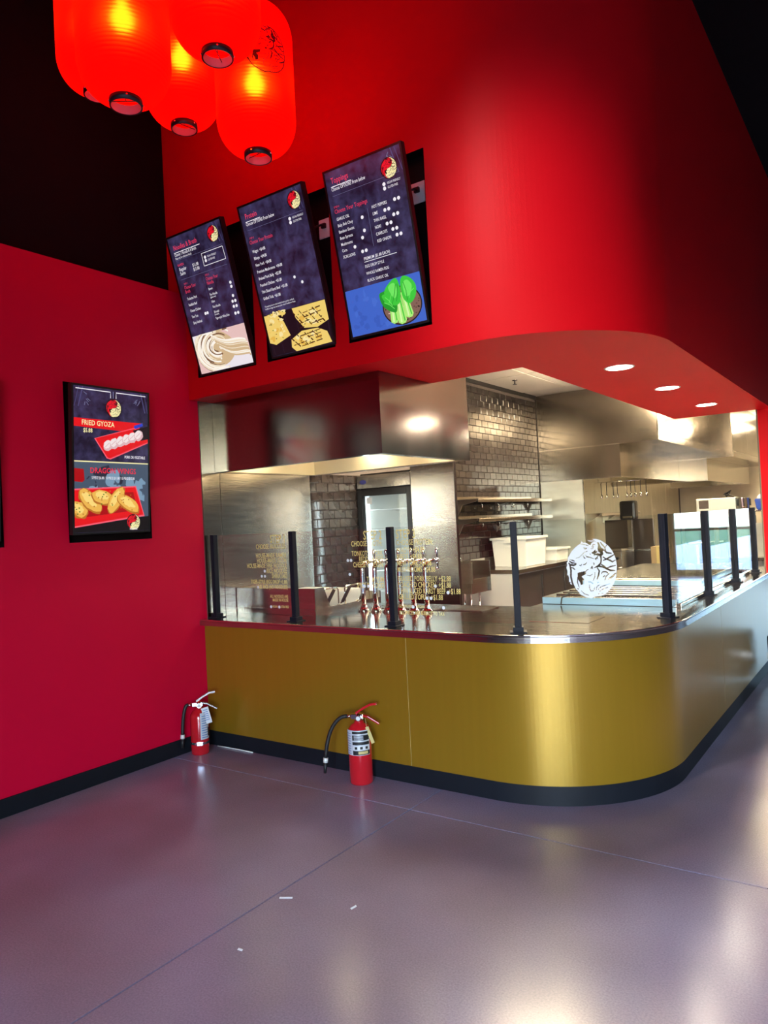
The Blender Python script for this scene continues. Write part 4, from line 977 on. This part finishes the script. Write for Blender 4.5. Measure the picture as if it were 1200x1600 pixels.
m = MB().box((.02, HY0+t_, HZ+.26), (HX-t_, HY1-t_, HZ+.27)).build('inner_top', M_LINER, hd)
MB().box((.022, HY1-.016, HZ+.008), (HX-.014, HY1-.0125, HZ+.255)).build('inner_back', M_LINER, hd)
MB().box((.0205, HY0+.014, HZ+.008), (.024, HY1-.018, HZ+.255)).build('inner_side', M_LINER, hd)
HL = emat('hood_lamp_glow', (1.0, 0.80, 0.48), 80.0)
for k, x in enumerate((.45, 1.15)):
    MB().lathe([(.0005, -.055), (.03, -.050), (.048, -.030), (.052, 0), (.001, 0)], 20, Matrix.Translation((x, .95, HZ+.17))).build('hood_lamp', HL, hd)
MB().box((.20, HY0+.075, HZ+.045), (.46, HY0+.078, HZ+.10)).build('notice_label', mat('cream_label', (.7, .62, .35), .6), hd)

def far_hood(label, y0, y1, xl, xu, zu, zb, name='exhaust_hood'):
    h = thing(name, label, 'hood', (0, y0, 0)); L = y1-y0
    m = MB(); t = .012
    m.box((.008, 0, zb), (xl, t, zu)); m.box((xl-t, t, zb), (xl, L, zu)); m.box((.008, L-t, zb), (xl-t, L, zu)); m.box((.02, t, zu-.04), (xl-t, L-t, zu-.03)); m.build('lower_canopy', M_STEEL_D, h)
    m = MB().box((.008, -.003, zu+.002), (xu, L, ZK-.007)); m.build('upper_plenum', M_STEEL_D, h, bevel=.003)
    n = max(2, int(L/1.0))
    for k in range(n):
        ya = L*k/n; yb = L*(k+1)/n
        MB().box((xu, ya+.004, zu+.10), (xu+.006, yb-.004, ZK-.01), c=.002).build('face_panel', M_STEEL_D, h)
    MB().box((xu, 0, zu+.003), (xu+.008, L, zu+.095), c=.002).build('lower_band', M_STEEL, h)
    MB().box((.008, -.006, zu-.002), (xl, -.0005, zu+.012)).build('seam_strip', M_STEEL, h)
    for q in range(3):
        MB().lathe([(.0005, -.045), (.03, -.040), (.048, -.025), (.052, 0), (.001, 0)], 20, Matrix.Translation((xl*.5, L*(q+.5)/3, zu-.041))).build('hood_lamp', HL, h)
    MB().box((xl-.02, 0, zb-.012), (xl+.006, L, zb)).box((.02, -.004, zb-.012), (xl, t, zb)).build('rim', M_STEEL, h)
    return h
far_hood('far stainless hood meeting the black tiled wall at the kitchen corner', 6.14, 9.20, 1.14, 1.632, 2.405, 1.985)
far_hood('farthest stainless hood behind the second plenum box', 9.21, 13.2, 1.575, 1.965, 2.300, 1.960)
# hanging utensils under the far hood
for k, (x, n) in enumerate(((.42, 0), (.50, 0), (.60, 1), (.66, 0), (.80, 1), (.86, 0), (.92, 0), (1.00, 1), (1.08, 0))):
    t = thing('hanging_utensil', 'black handled ladle on the rail under the far hood, %s from the splash panel' % ('first', 'second', 'third', 'fourth', 'fifth', 'sixth', 'seventh', 'eighth', 'ninth')[k], 'utensil', (x+.02, 7.4, 1.94), group='utensils on the hood rail')
    MB().tube([(0, 0, .03), (.006, 0, .02), (0, 0, .005), (0, 0, -.15)], .005, 8).build('handle', M_BLACK, t)
    MB().lathe([(.006, -.15), (.018, -.175), (.020, -.20), (.012, -.215), (.0005, -.218)], 12).build('ladle_bowl', M_CHROME, t)
t = thing('utensil_rail', 'thin steel utensil rail below the far hood', 'rail', (0, 7.4, 1.965)); MB().tube([(.35, 0, 0), (1.13, 0, 0)], .006, 8).build('bar', M_CHROME, t); MB().cyl((.40, 0, 0), (.40, 0, .05), .004, 8).build('bracket', M_CHROME, t); MB().cyl((1.08, 0, 0), (1.08, 0, .05), .004, 8).build('bracket', M_CHROME, t)

# ================================================================== drinks fridge
fr = thing('drinks_fridge', 'black glass door drinks fridge between dark tiles and steel partition', 'fridge', (0.016, 1.905, 0))
FWd, FD, FH = .60, .66, 1.985
m = MB().box((0, .06, 0), (.03, FD, FH)).box((FWd-.03, .06, 0), (FWd, FD, FH)).box((.03, .06, 0), (FWd-.03, FD, .16)).box((.03, .06, 1.80), (FWd-.03, FD, FH)); m.build('cabinet', M_BLACK, fr, bevel=.004)
MB().box((.03, FD-.02, .16), (FWd-.03, FD, 1.80)).box((.03, .08, .16), (.034, FD-.02, 1.80)).box((FWd-.034, .08, .16), (FWd-.03, FD-.02, 1.80)).build('liner', M_WHITE, fr)
MB().box((.005, 0.0, 1.845), (FWd-.005, .06, 1.965), c=.004).build('header_panel', M_STEEL, fr)
dr = MB()
for a, b in (((.0, .10), (.055, 1.835)), ((FWd-.055, .10), (FWd, 1.835)), ((.055, .10), (FWd-.055, .17)), ((.055, 1.775), (FWd-.055, 1.835))): dr.box((a[0], .0, a[1]), (b[0], .055, b[1]), c=.004)
dro = dr.build('door', M_BLACK, fr)
MB().box((.055, .02, .17), (FWd-.055, .026, 1.775)).build('door_glass', M_GLASS, dro)
MB().box((.095, .0175, 1.70), (.155, .0195, 1.76)).build('sticker', M_PAPER, dro)
MB().box((.012, -.03, .80), (.030, .0, 1.25), c=.004).build('handle', M_BLACK, dro)
LEDM = emat('fridge_led', (0.80, 0.95, 1.0), 22.0)
for x in (.045, FWd-.055): MB().box((x, .10, .20), (x+.010, .112, 1.76)).build('led_strip', LEDM, fr)
for k in range(8):
    z = .32+k*.19
    s = MB()
    for j in range(9): s.tube([(.04, .12+j*.06, z), (FWd-.04, .12+j*.06, z)], .003, 6)
    for x in (.05, .3, FWd-.05): s.tube([(x, .10, z-.004), (x, .62, z-.004)], .004, 6)
    s.build('wire_shelf', M_WHITE, fr)
MB().lathe([(.0005, 0), (.030, -.001), (.034, -.003)], 18, Matrix.Translation((.075, -.001, 1.905)) @ Matrix.Rotation(PI/2, 4, 'X') @ Matrix.Diagonal((1.3, .7, 1, 1))).build('blue_badge', mat('navy_print', (.04, .05, .25), .4), fr)

# ================================================================== tap row, drip tray, topping bin
def make_tap():
    t = thing('drink_tap', 'x', 'tap')
    MB().lathe([(.042, 0), (.043, .006), (.030, .022), (.020, .040), (.016, .060), (.0005, .06)], 24).build('base_cone', M_CHROME, t)
    P = [(0, 0, .05), (0, 0, .14), (0, 0, .24), (0, .002, .29)]
    for k in range(1, 9):
        a = PI*.5*k/8; P.append((0.0, .055*(1-math.cos(a)), .29+.055*math.sin(a)))
    P += [(0, .085, .349), (0, .115, .352)]
    MB().tube(P, [.018]*4+[.0175]*8+[.016, .015], 14).build('column', M_CHROME, t)
    MB().lathe([(.013, 0), (.015, .01), (.011, .02), (.010, .05), (.009, .055)], 14, Matrix.Translation((0, .128, .285))).cyl((0, .110, .352), (0, .145, .352), .014, 14).cyl((0, .128, .355), (0, .135, .30), .010, 12).build('spout', M_CHROME, t)
    MB().lathe([(.006, 0), (.006, .018), (.010, .028), (.012, .055), (.008, .070), (.0005, .073)], 14, Matrix.Translation((0, .128, .362))).build('handle', M_CHROME, t)
    return t
tp = make_tap(); nm = ('first', 'second', 'third', 'fourth', 'fifth', 'sixth')
for i in range(6):
    o = tp if i == 0 else copy_tree(tp)
    o.location = (.955+i*.1035, .690+.005*i, CT); tag(o, 'chrome drink tap on the worktop, %s in the row from the left wall' % nm[i], 'tap', 'row of six drink taps')
    o.rotation_euler = (0, 0, -0.15)
dt = thing('drip_tray', 'perforated steel drip tray set behind the row of taps', 'drip tray', (1.20, .90, CT))
MB().box((-.30, -.06, .001), (.62, .20, .006), c=.002).build('tray_rim', M_STEEL, dt)
s = MB()
for k in range(22): s.box((-.285+k*.041, -.045, .006), (-.265+k*.041, .185, .0085))
s.build('grate_slats', M_STEEL, dt)
bn = thing('topping_bin', 'open stainless topping bin on the worktop beside the left wall', 'bin', (0, 0, CT))
m = MB().box((.012, .36, 0), (.785, .372, .190)).box((.012, .372, 0), (.024, 1.14, .19)).box((.024, 1.128, 0), (.785, 1.14, .10)).box((.773, .372, 0), (.785, 1.128, .050)).box((.024, .372, .001), (.773, 1.128, .004)); m.build('steel_body', M_STEEL, bn, bevel=.002)
m = MB().box((.012, .345, .035), (.79, .3595, .045)).build('front_ledge', M_STEEL, bn)
MB().add([(.773, .372, .05), (.773, .372, .19), (.773, .46, .19), (.773, .52, .05), (.785, .372, .05), (.785, .372, .19), (.785, .46, .19), (.785, .52, .05)], [(0, 1, 2, 3), (7, 6, 5, 4), (2, 6, 7, 3), (1, 5, 6, 2)]).build('side_cheek', M_STEEL, bn)
for (y0, y1) in ((.50, .72), (.80, 1.10)):
    MB().tube([(.70, y0, .03), (.70, y0, .15), (.70, y0+.02, .165), (.70, y1-.02, .165), (.70, y1, .15), (.70, y1, .03)], .006, 8).build('wire_rail', M_CHROME, bn)
for k in range(2):
    MB().box((.10+.30*k, .55, .005), (.36+.30*k, 1.05, .13), c=.012).build('insert_pan', M_WHITE, bn)
for k, y in enumerate((.56, .74, .96)):
    t = thing('tongs', 'black handled tongs leaning in the topping bin, %s' % ('nearest to its front', 'in the middle', 'farthest back')[k], 'tongs', (.72, y, CT+.055), group='tongs in the topping bin')
    d = Vector((.035, .05, .105))
    b = MB(); b.tube([(0, 0, 0), d*.5, d], [.012, .013, .012], 10); b.build('handle', M_RUBBER, t)
    MB().tube([(-.05, -.06, -.04), (0, 0, 0)], .006, 8).build('blade', M_CHROME, t)

# ================================================================== prep table behind the side counter
pt = thing('prep_table', 'stainless cold prep table with blue protective film behind the corner glass', 'prep table', (2.04, 1.33, CT))
MB().box((0, 0, .0005), (.90, 2.55, .050), c=.003).build('frame', M_STEEL, pt)
MB().box((.003, -.002, .003), (.895, -.0005, .048)).build('film_front', M_FILM, pt)
for k in range(5):
    y = .11+k*.125
    MB().box((.06, y, .050), (.84, y+.035, .062), c=.003).build('pan_divider', M_STEEL, pt)
    MB().box((.06, y+.045, .0503), (.84, y+.118, .0515)).build('pan_well', M_BROWN, pt)
MB().box((.0, .80, .050), (.89, .86, .095), c=.004).build('lid_step', M_STEEL, pt)
MB().box((.003, .7975, .055), (.885, .7995, .092)).build('film_step', M_FILM, pt)
MB().box((-.02, .86, .050), (.88, 2.50, .100), c=.006).build('lid', M_STEEL, pt)
MB().lathe([(.012, 0), (.010, .014), (.022, .026), (.020, .040), (.0005, .044)], 16, Matrix.Translation((.46, 1.95, .100))).build('lid_knob', M_BLACK, pt)
MB().box((.90, .0, .0005), (.93, 2.5, .022), c=.003).build('side_rail', M_STEEL, pt)
cbl = thing('black_cable', 'thin black cable looping over the near end of the prep table', 'cable', (2.20, 1.30, CT)); MB().tube([(0, -.03, .004), (0.0, -.008, .05), (.06, .0, .085), (.15, .03, .082), (.25, .06, .062)], .005, 8).build('cord', M_RUBBER, cbl)

# ================================================================== undercounter fridge table with tubs, shelves and hand sink on the tiled wall
wtb = thing('work_table', 'steel topped refrigerated work table along the dark tiled wall', 'work table', (0.02, 3.98, 0))
MB().box((0, 0, .10), (.56, 2.10, .885), c=.004).build('body', mat('table_end_white', (.55, .54, .52), .45), wtb)
MB().box((0, -.01, .885), (.62, 2.12, .93), c=.004).box((0, -.01, .93), (.02, 2.12, 1.05)).build('top', M_TOP, wtb)
for k in range(3):
    d = MB().box((.561, .03+k*.69, .14), (.585, .70+k*.69, .87), c=.004).build('door', M_BROWN, wtb)
    MB().box((.585, .66+k*.69, .2), (.600, .685+k*.69, .82), c=.003).build('handle', M_STEEL, d)
for x in (.05, .51):
    for y in (.06, 2.04): MB().cyl((x, y, 0), (x, y, .10), .022, 12).build('leg', M_STEEL, wtb)
def tub(label, loc, L, Wd, H):
    t = thing('food_tub', label, 'tub', loc)
    b = MB(); s = .92
    def ring(k, z): return [(-Wd/2*k, -L/2*k, z), (Wd/2*k, -L/2*k, z), (Wd/2*k, L/2*k, z), (-Wd/2*k, L/2*k, z)]
    V = ring(s, 0)+ring(1, H)+ring(.97, H)+ring(s*.96, .006)
    F = [(3, 2, 1, 0)]+[(i, (i+1) % 4, 4+(i+1) % 4, 4+i) for i in range(4)]+[(4+i, 4+(i+1) % 4, 8+(i+1) % 4, 8+i) for i in range(4)]+[(8+i, 8+(i+1) % 4, 12+(i+1) % 4, 12+i) for i in range(4)]+[(12, 13, 14, 15)]
    b.add(V, F).build('body', M_WHITE, t, bevel=.01)
    r = MB(); e = .018
    for a, c in (((-Wd/2-e, -L/2-e), (Wd/2+e, -L/2)), ((-Wd/2-e, L/2), (Wd/2+e, L/2+e)), ((-Wd/2-e, -L/2), (-Wd/2, L/2)), ((Wd/2, -L/2), (Wd/2+e, L/2))): r.box((a[0], a[1], H-.022), (c[0], c[1], H+.004), c=.004)
    r.build('rim', M_WHITE, t)
    for sy in (-1, 1): MB().box((-.05, sy*(L/2+.018)-.004, H-.06), (.05, sy*(L/2+.018)+.004, H-.02), c=.003).build('grip', M_WHITE, t)
    return t
tub('large white plastic food tub on the back work table', (.31, 4.72, .931), .60, .44, .34)
tub('small white plastic tub beside the splash panel on the work table', (.30, 5.62, .931), .40, .40, .16)
for i, z in enumerate((1.735, 1.515)):
    t = thing('wall_shelf', ('upper steel shelf on the dark tiled wall', 'lower steel shelf on the dark tiled wall')[i], 'shelf', (.010, 3.72, z), group='shelves on the tiled wall')
    MB().box((0, 0, 0), (.30, 2.08, .006)).box((.294, 0, -.035), (.30, 2.08, .0)).box((0, 0, .006), (.006, 2.08, .04)).build('board', M_STEEL, t, bevel=.002)
    for y in (.06, 1.0, 1.95): MB().add([(0, y, 0), (.24, y, 0), (.24, y, -.02), (.06, y, -.06), (0, y, -.17), (0, y+.02, 0), (.24, y+.02, 0), (.24, y+.02, -.02), (.06, y+.02, -.06), (0, y+.02, -.17)], [(0, 1, 2, 3, 4), (9, 8, 7, 6, 5), (1, 6, 7, 2), (2, 7, 8, 3), (3, 8, 9, 4)]).build('bracket', M_BROWN, t)
    for k in range(4):
        y = .35+k*.42
        MB().tube([(.15, y, -.002), (.15, y, -.04), (.17, y, -.07), (.15, y, -.10), (.13, y, -.08)], .005, 8).build('hook', M_CHROME, t)
hs = thing('hand_sink', 'small steel hand sink with side splash next to the partition', 'sink', (.012, 3.28, .86))
MB().box((0, 0, -.02), (.42, .012, .20)).box((0, .012, -.13), (.40, .40, -.125)).box((.388, .012, -.13), (.40, .40, .02)).box((0, .40, -.13), (.42, .412, .20)).box((0, .012, -.02), (.012, .40, .22)).build('basin', M_STEEL, hs, bevel=.01)
MB().tube([(.06, .2, .10), (.06, .2, .22), (.10, .2, .26), (.16, .2, .25), (.18, .2, .21)], .010, 10).build('faucet', M_CHROME, hs)
MB().tube([(.2, .2, -.13), (.2, .2, -.35), (.03, .2, -.45)], .020, 10).build('drain_pipe', M_CHROME, hs)
for y in (.1, .3): MB().tube([(.33, y, -.13), (.33, y, -.859)], .010, 8).build('leg', M_CHROME, hs)
sp = thing('splash_panel', 'pale steel splash panel standing below the end of the far hood', 'panel', (.02, 6.13, .93)); MB().box((0, 0, 0.001), (.61, .008, 1.045), c=.002).build('sheet', M_FROST, sp); MB().box((.60, -.004, 0.001), (.612, .012, 1.045)).build('edge_trim', M_STEEL, sp)

# ================================================================== far cook line
t = thing('wall_shelf', 'short steel shelf on the far wall below the hanging utensils', 'shelf', (.010, 7.75, 1.50)); MB().box((0, 0, 0), (.30, 2.0, .006)).box((.294, 0, -.035), (.30, 2.0, 0)).build('board', M_STEEL, t)
for y in (.06, .9, 1.9): MB().add([(0, y, 0), (.24, y, 0), (.24, y, -.02), (0, y, -.17), (0, y+.02, 0), (.24, y+.02, 0), (.24, y+.02, -.02), (0, y+.02, -.17)], [(0, 1, 2, 3), (7, 6, 5, 4), (1, 5, 6, 2), (2, 6, 7, 3)]).build('bracket', M_STEEL, t)
t = thing('paper_dispenser', 'black rounded paper towel dispenser on the far steel wall', 'dispenser', (.50, 8.0, 1.38)); MB().box((0, 0, 0), (.25, .18, .30), c=.04).build('shell', M_BLACK, t); MB().box((.05, -.004, .03), (.20, .0, .06)).build('slot', M_STEEL, t)
t = thing('stand_post', 'slim steel column carrying the paper towel dispenser', 'post', (.62, 8.10, 0)); MB().box((-.03, -.008, .0), (.03, .07, 1.379)).build('column', M_STEEL, t); MB().box((-.12, -.05, 0), (.12, .16, .015), c=.003).build('foot', M_STEEL, t)
t = thing('griddle_station', 'dark steel cooking station with tall back guard on the far cook line', 'cooker', (.06, 8.30, 0))
MB().box((.05, 0, .10), (.85, .9, .88), c=.006).build('body', M_BROWN, t); MB().box((.08, .06, .88), (.86, .09, 1.385), c=.015).build('back_guard', M_BROWN, t); MB().box((.05, 0, .88), (.87, .9, .91), c=.004).build('top', M_STEEL, t)
for x in (.12, .78):
    for y in (.08, .82): MB().cyl((x, y, 0), (x, y, .10), .022, 10).build('leg', M_STEEL, t)
t = thing('counter_fryer', 'steel counter fryer with knobs beside the dark cooking station', 'fryer', (.38, 7.45, 0))
MB().box((0, 0, .08), (.30, .60, .93), c=.006).build('body', M_STEEL, t); MB().box((-.15, -.04, .93), (.31, .62, .965), c=.004).build('top', M_TOP, t)
for k in range(3): MB().cyl((.05+k*.09, -.001, .82), (.05+k*.09, -.03, .82), .022, 14).build('knob', M_BLACK, t)
MB().tube([(.0, -.04, .68), (.30, -.04, .68)], .010, 8).box((.02, -.006, .20), (.28, 0, .72), c=.002).build('door', M_STEEL, t)
for x in (.04, .26):
    for y in (.05, .55): MB().cyl((x, y, 0), (x, y, .08), .018, 10).build('leg', M_STEEL, t)
for k in range(2):
    t = thing('cardboard_box', ('lower cardboard box stacked by the cook line', 'upper cardboard box stacked by the cook line')[k], 'box', (.98, 7.9, .40+k*.282), group='boxes by the cook line'); MB().box((0, 0, 0), (.20, .30, .28), c=.003).build('carton', M_CARD, t); MB().box((.08, -.001, .0), (.12, .301, .2805)).build('tape', M_YTAG, t)
t = thing('low_cabinet', 'low steel cabinet under the cardboard boxes', 'cabinet', (.95, 7.85, 0)); MB().box((0, 0, .06), (.30, .40, .399), c=.004).build('body', M_STEEL, t); MB().box((.02, -.01, .09), (.28, 0, .37), c=.003).build('door', M_BROWN, t)
for x in (.04, .26):
    for y in (.05, .35): MB().cyl((x, y, 0), (x, y, .06), .015, 10).build('foot', M_STEEL, t)
t = thing('reach_in_cabinet', 'dark reach-in cabinet with pale door handle beyond the prep table', 'cabinet', (1.32, 8.6, 0))
MB().box((0, 0, .08), (.62, .7, 1.36), c=.006).build('body', M_BROWN, t); d = MB().box((.02, -.02, .12), (.60, 0, 1.0), c=.004).build('door', mat('smoke_panel', (.06, .06, .065), .3), t); MB().tube([(.06, -.05, .97), (.56, -.05, .99)], .014, 8).build('door_rail', M_WHITE, d); MB().tube([(.20, -.05, .30), (.18, -.05, .95)], .018, 8).build('handle', M_WHITE, d)
for x in (.06, .56):
    for y in (.06, .64): MB().cyl((x, y, 0), (x, y, .08), .02, 10).build('leg', M_STEEL, t)
t = thing('bottle_rack', 'dark rack holding rows of red topped jars behind the prep table', 'rack', (1.98, 8.4, 0))
MB().box((0, 0, 0), (.03, .4, 1.36)).box((.30, 0, 0), (.33, .4, 1.36)).box((.03, .38, 0), (.30, .4, 1.36)).build('frame', M_BLACK, t)
for k in range(5): MB().box((.03, 0, .30+k*.22), (.30, .38, .32+k*.22)).build('rack_shelf', M_BLACK, t)
jr = None
for k in range(5):
    for j in range(3):
        if jr is None:
            jr = thing('jar', 'x', 'jar'); MB().lathe([(.035, 0), (.038, .01), (.038, .09), (.030, .105), (.030, .11)], 16).build('glass_body', mat('jar_brown', (.16, .07, .04), .2), jr); MB().lathe([(.033, .11), (.033, .135), (.0005, .135)], 16).build('lid', mat('jar_lid', (.45, .10, .07), .4), jr); o = jr
        else: o = copy_tree(jr)
        o.location = (2.065+j*.085, 8.50, .32+k*.22); tag(o, 'dark red lidded jar on the %s shelf of the black rack, %s' % (('lowest', 'low', 'middle', 'high', 'highest')[k], ('on the left', 'in the middle', 'on the right')[j]), 'jar', 'jars on the dark rack')
# over-shelf with box, pot and blue bag behind the side glass
os_ = thing('overshelf', 'steel shelf on gold posts above the rear prep line, behind the side glass', 'shelf', (2.06, 6.0, 0))
MB().box((0, 0, 1.44), (.80, .32, 1.455), c=.003).build('board', M_STEEL, os_)
for x in (.17, .74): MB().box((x, .14, 0.0), (x+.05, .19, 1.44)).build('post', mat('warm_steel', (.62, .50, .28), .25, 1.0), os_)
MB().box((.02, .03, .86), (.79, .31, .90)).build('lower_shelf', M_STEEL, os_)
MB().box((.30, .28, .0), (.74, .30, 1.30)).build('back_panel', M_FROST, os_)
t = thing('ticket_box', 'pale steel box with grey end square on the overshelf', 'box', (2.07, 6.03, 1.456)); MB().box((0, 0, 0), (.44, .24, .165), c=.004).build('case', M_FROST, t); MB().box((.03, -.002, .045), (.14, 0, .145)).build('vent', M_STEEL, t)
t = thing('cook_pot', 'small steel pot with black handle on the overshelf', 'pot', (2.585, 6.13, 1.456)); MB().lathe([(.060, 0), (.063, .01), (.063, .15), (.067, .155), (.060, .155), (.058, .01), (.0005, .008)], 24).build('body', M_CHROME, t); MB().box((-.075, -.015, .06), (-.058, .015, .14)).build('handle', M_BLACK, t); MB().box((.058, -.015, .06), (.075, .015, .14)).build('handle', M_BLACK, t)
t = thing('whisk_bundle', 'dark bundle of kitchen whisks lying on the pale steel box', 'whisk', (2.40, 6.12, 1.622))
w_ = MB()
for k in range(7):
    a = PI*k/7; w_.tube([(0, 0, .01), (.03*math.cos(a), .03*math.sin(a), .05), (.05, .0, .085), (.03*math.cos(a+1.5), -.04*math.sin(a), .04), (.08, .0, .008)], .006, 6)
w_.build('wires', M_BLACK, t)
t = thing('blue_bag', 'bright blue plastic bag at the end of the overshelf', 'bag', (2.775, 6.12, 1.456)); MB().lathe([(.045, 0), (.062, .03), (.068, .08), (.074, .12), (.066, .135), (.0005, .11)], 18, Matrix.Diagonal((1, .8, 1, 1))).build('sack', M_BLUECLOTH, t)
MB().lathe([(.05, .12), (.045, .16), (.02, .185), (.0005, .19)], 12).build('white_filling', M_PAPER, t)

# ================================================================== black wheeled case at the right edge
t = thing('wheeled_case', 'black wheeled case standing against the side of the gold counter', 'case', (3.150, 3.34, 0))
MB().box((0, 0, .055), (.36, .42, .42), c=.012).build('shell', M_BLACK, t)
l_ = MB().box((-.004, -.008, .23), (.030, 0, .285), c=.003).build('latch', M_CHROME, t)
for x in (.03, .33):
    for y in (.03, .39): MB().cyl((x-.012, y, .026), (x+.012, y, .026), .026, 14).box((x-.016, y-.012, .030), (x+.016, y+.012, .056)).build('caster', M_CHROME, t)

# ================================================================== small things on the floor
t = thing('white_strip', 'thin white strip lying at the foot of the black counter base near the corner', 'strip', (.10, .035, 0))
MB().tube([(0, -.005, .005), (.08, 0.0, .005), (.20, .002, .005), (.34, .003, .004)], .004, 8).build('strip_body', M_WHITE, t)
for i, (x, y, a, L) in enumerate(((1.99, -1.30, .5, .055), (2.28, -1.22, 1.4, .03), (2.10, -1.66, .1, .022))):
    t = thing('paper_scrap', ('long white paper scrap on the floor beside the concrete joint', 'small curled white scrap on the open floor', 'tiny white scrap on the floor nearest to the camera')[i], 'scrap', (x, y, 0), (0, 0, a), 'scraps on the floor')
    MB().add([(-L/2, -.004, .0005), (L/2, -.003, .0005), (L/2, .003, .004), (-L/2, .004, .003), (-L/2, -.004, .0015), (L/2, -.003, .0015), (L/2, .003, .005), (-L/2, .004, .004)], [(0, 3, 2, 1), (4, 5, 6, 7), (0, 1, 5, 4), (1, 2, 6, 5), (2, 3, 7, 6), (3, 0, 4, 7)]).build('scrap_sheet', M_PAPER, t)
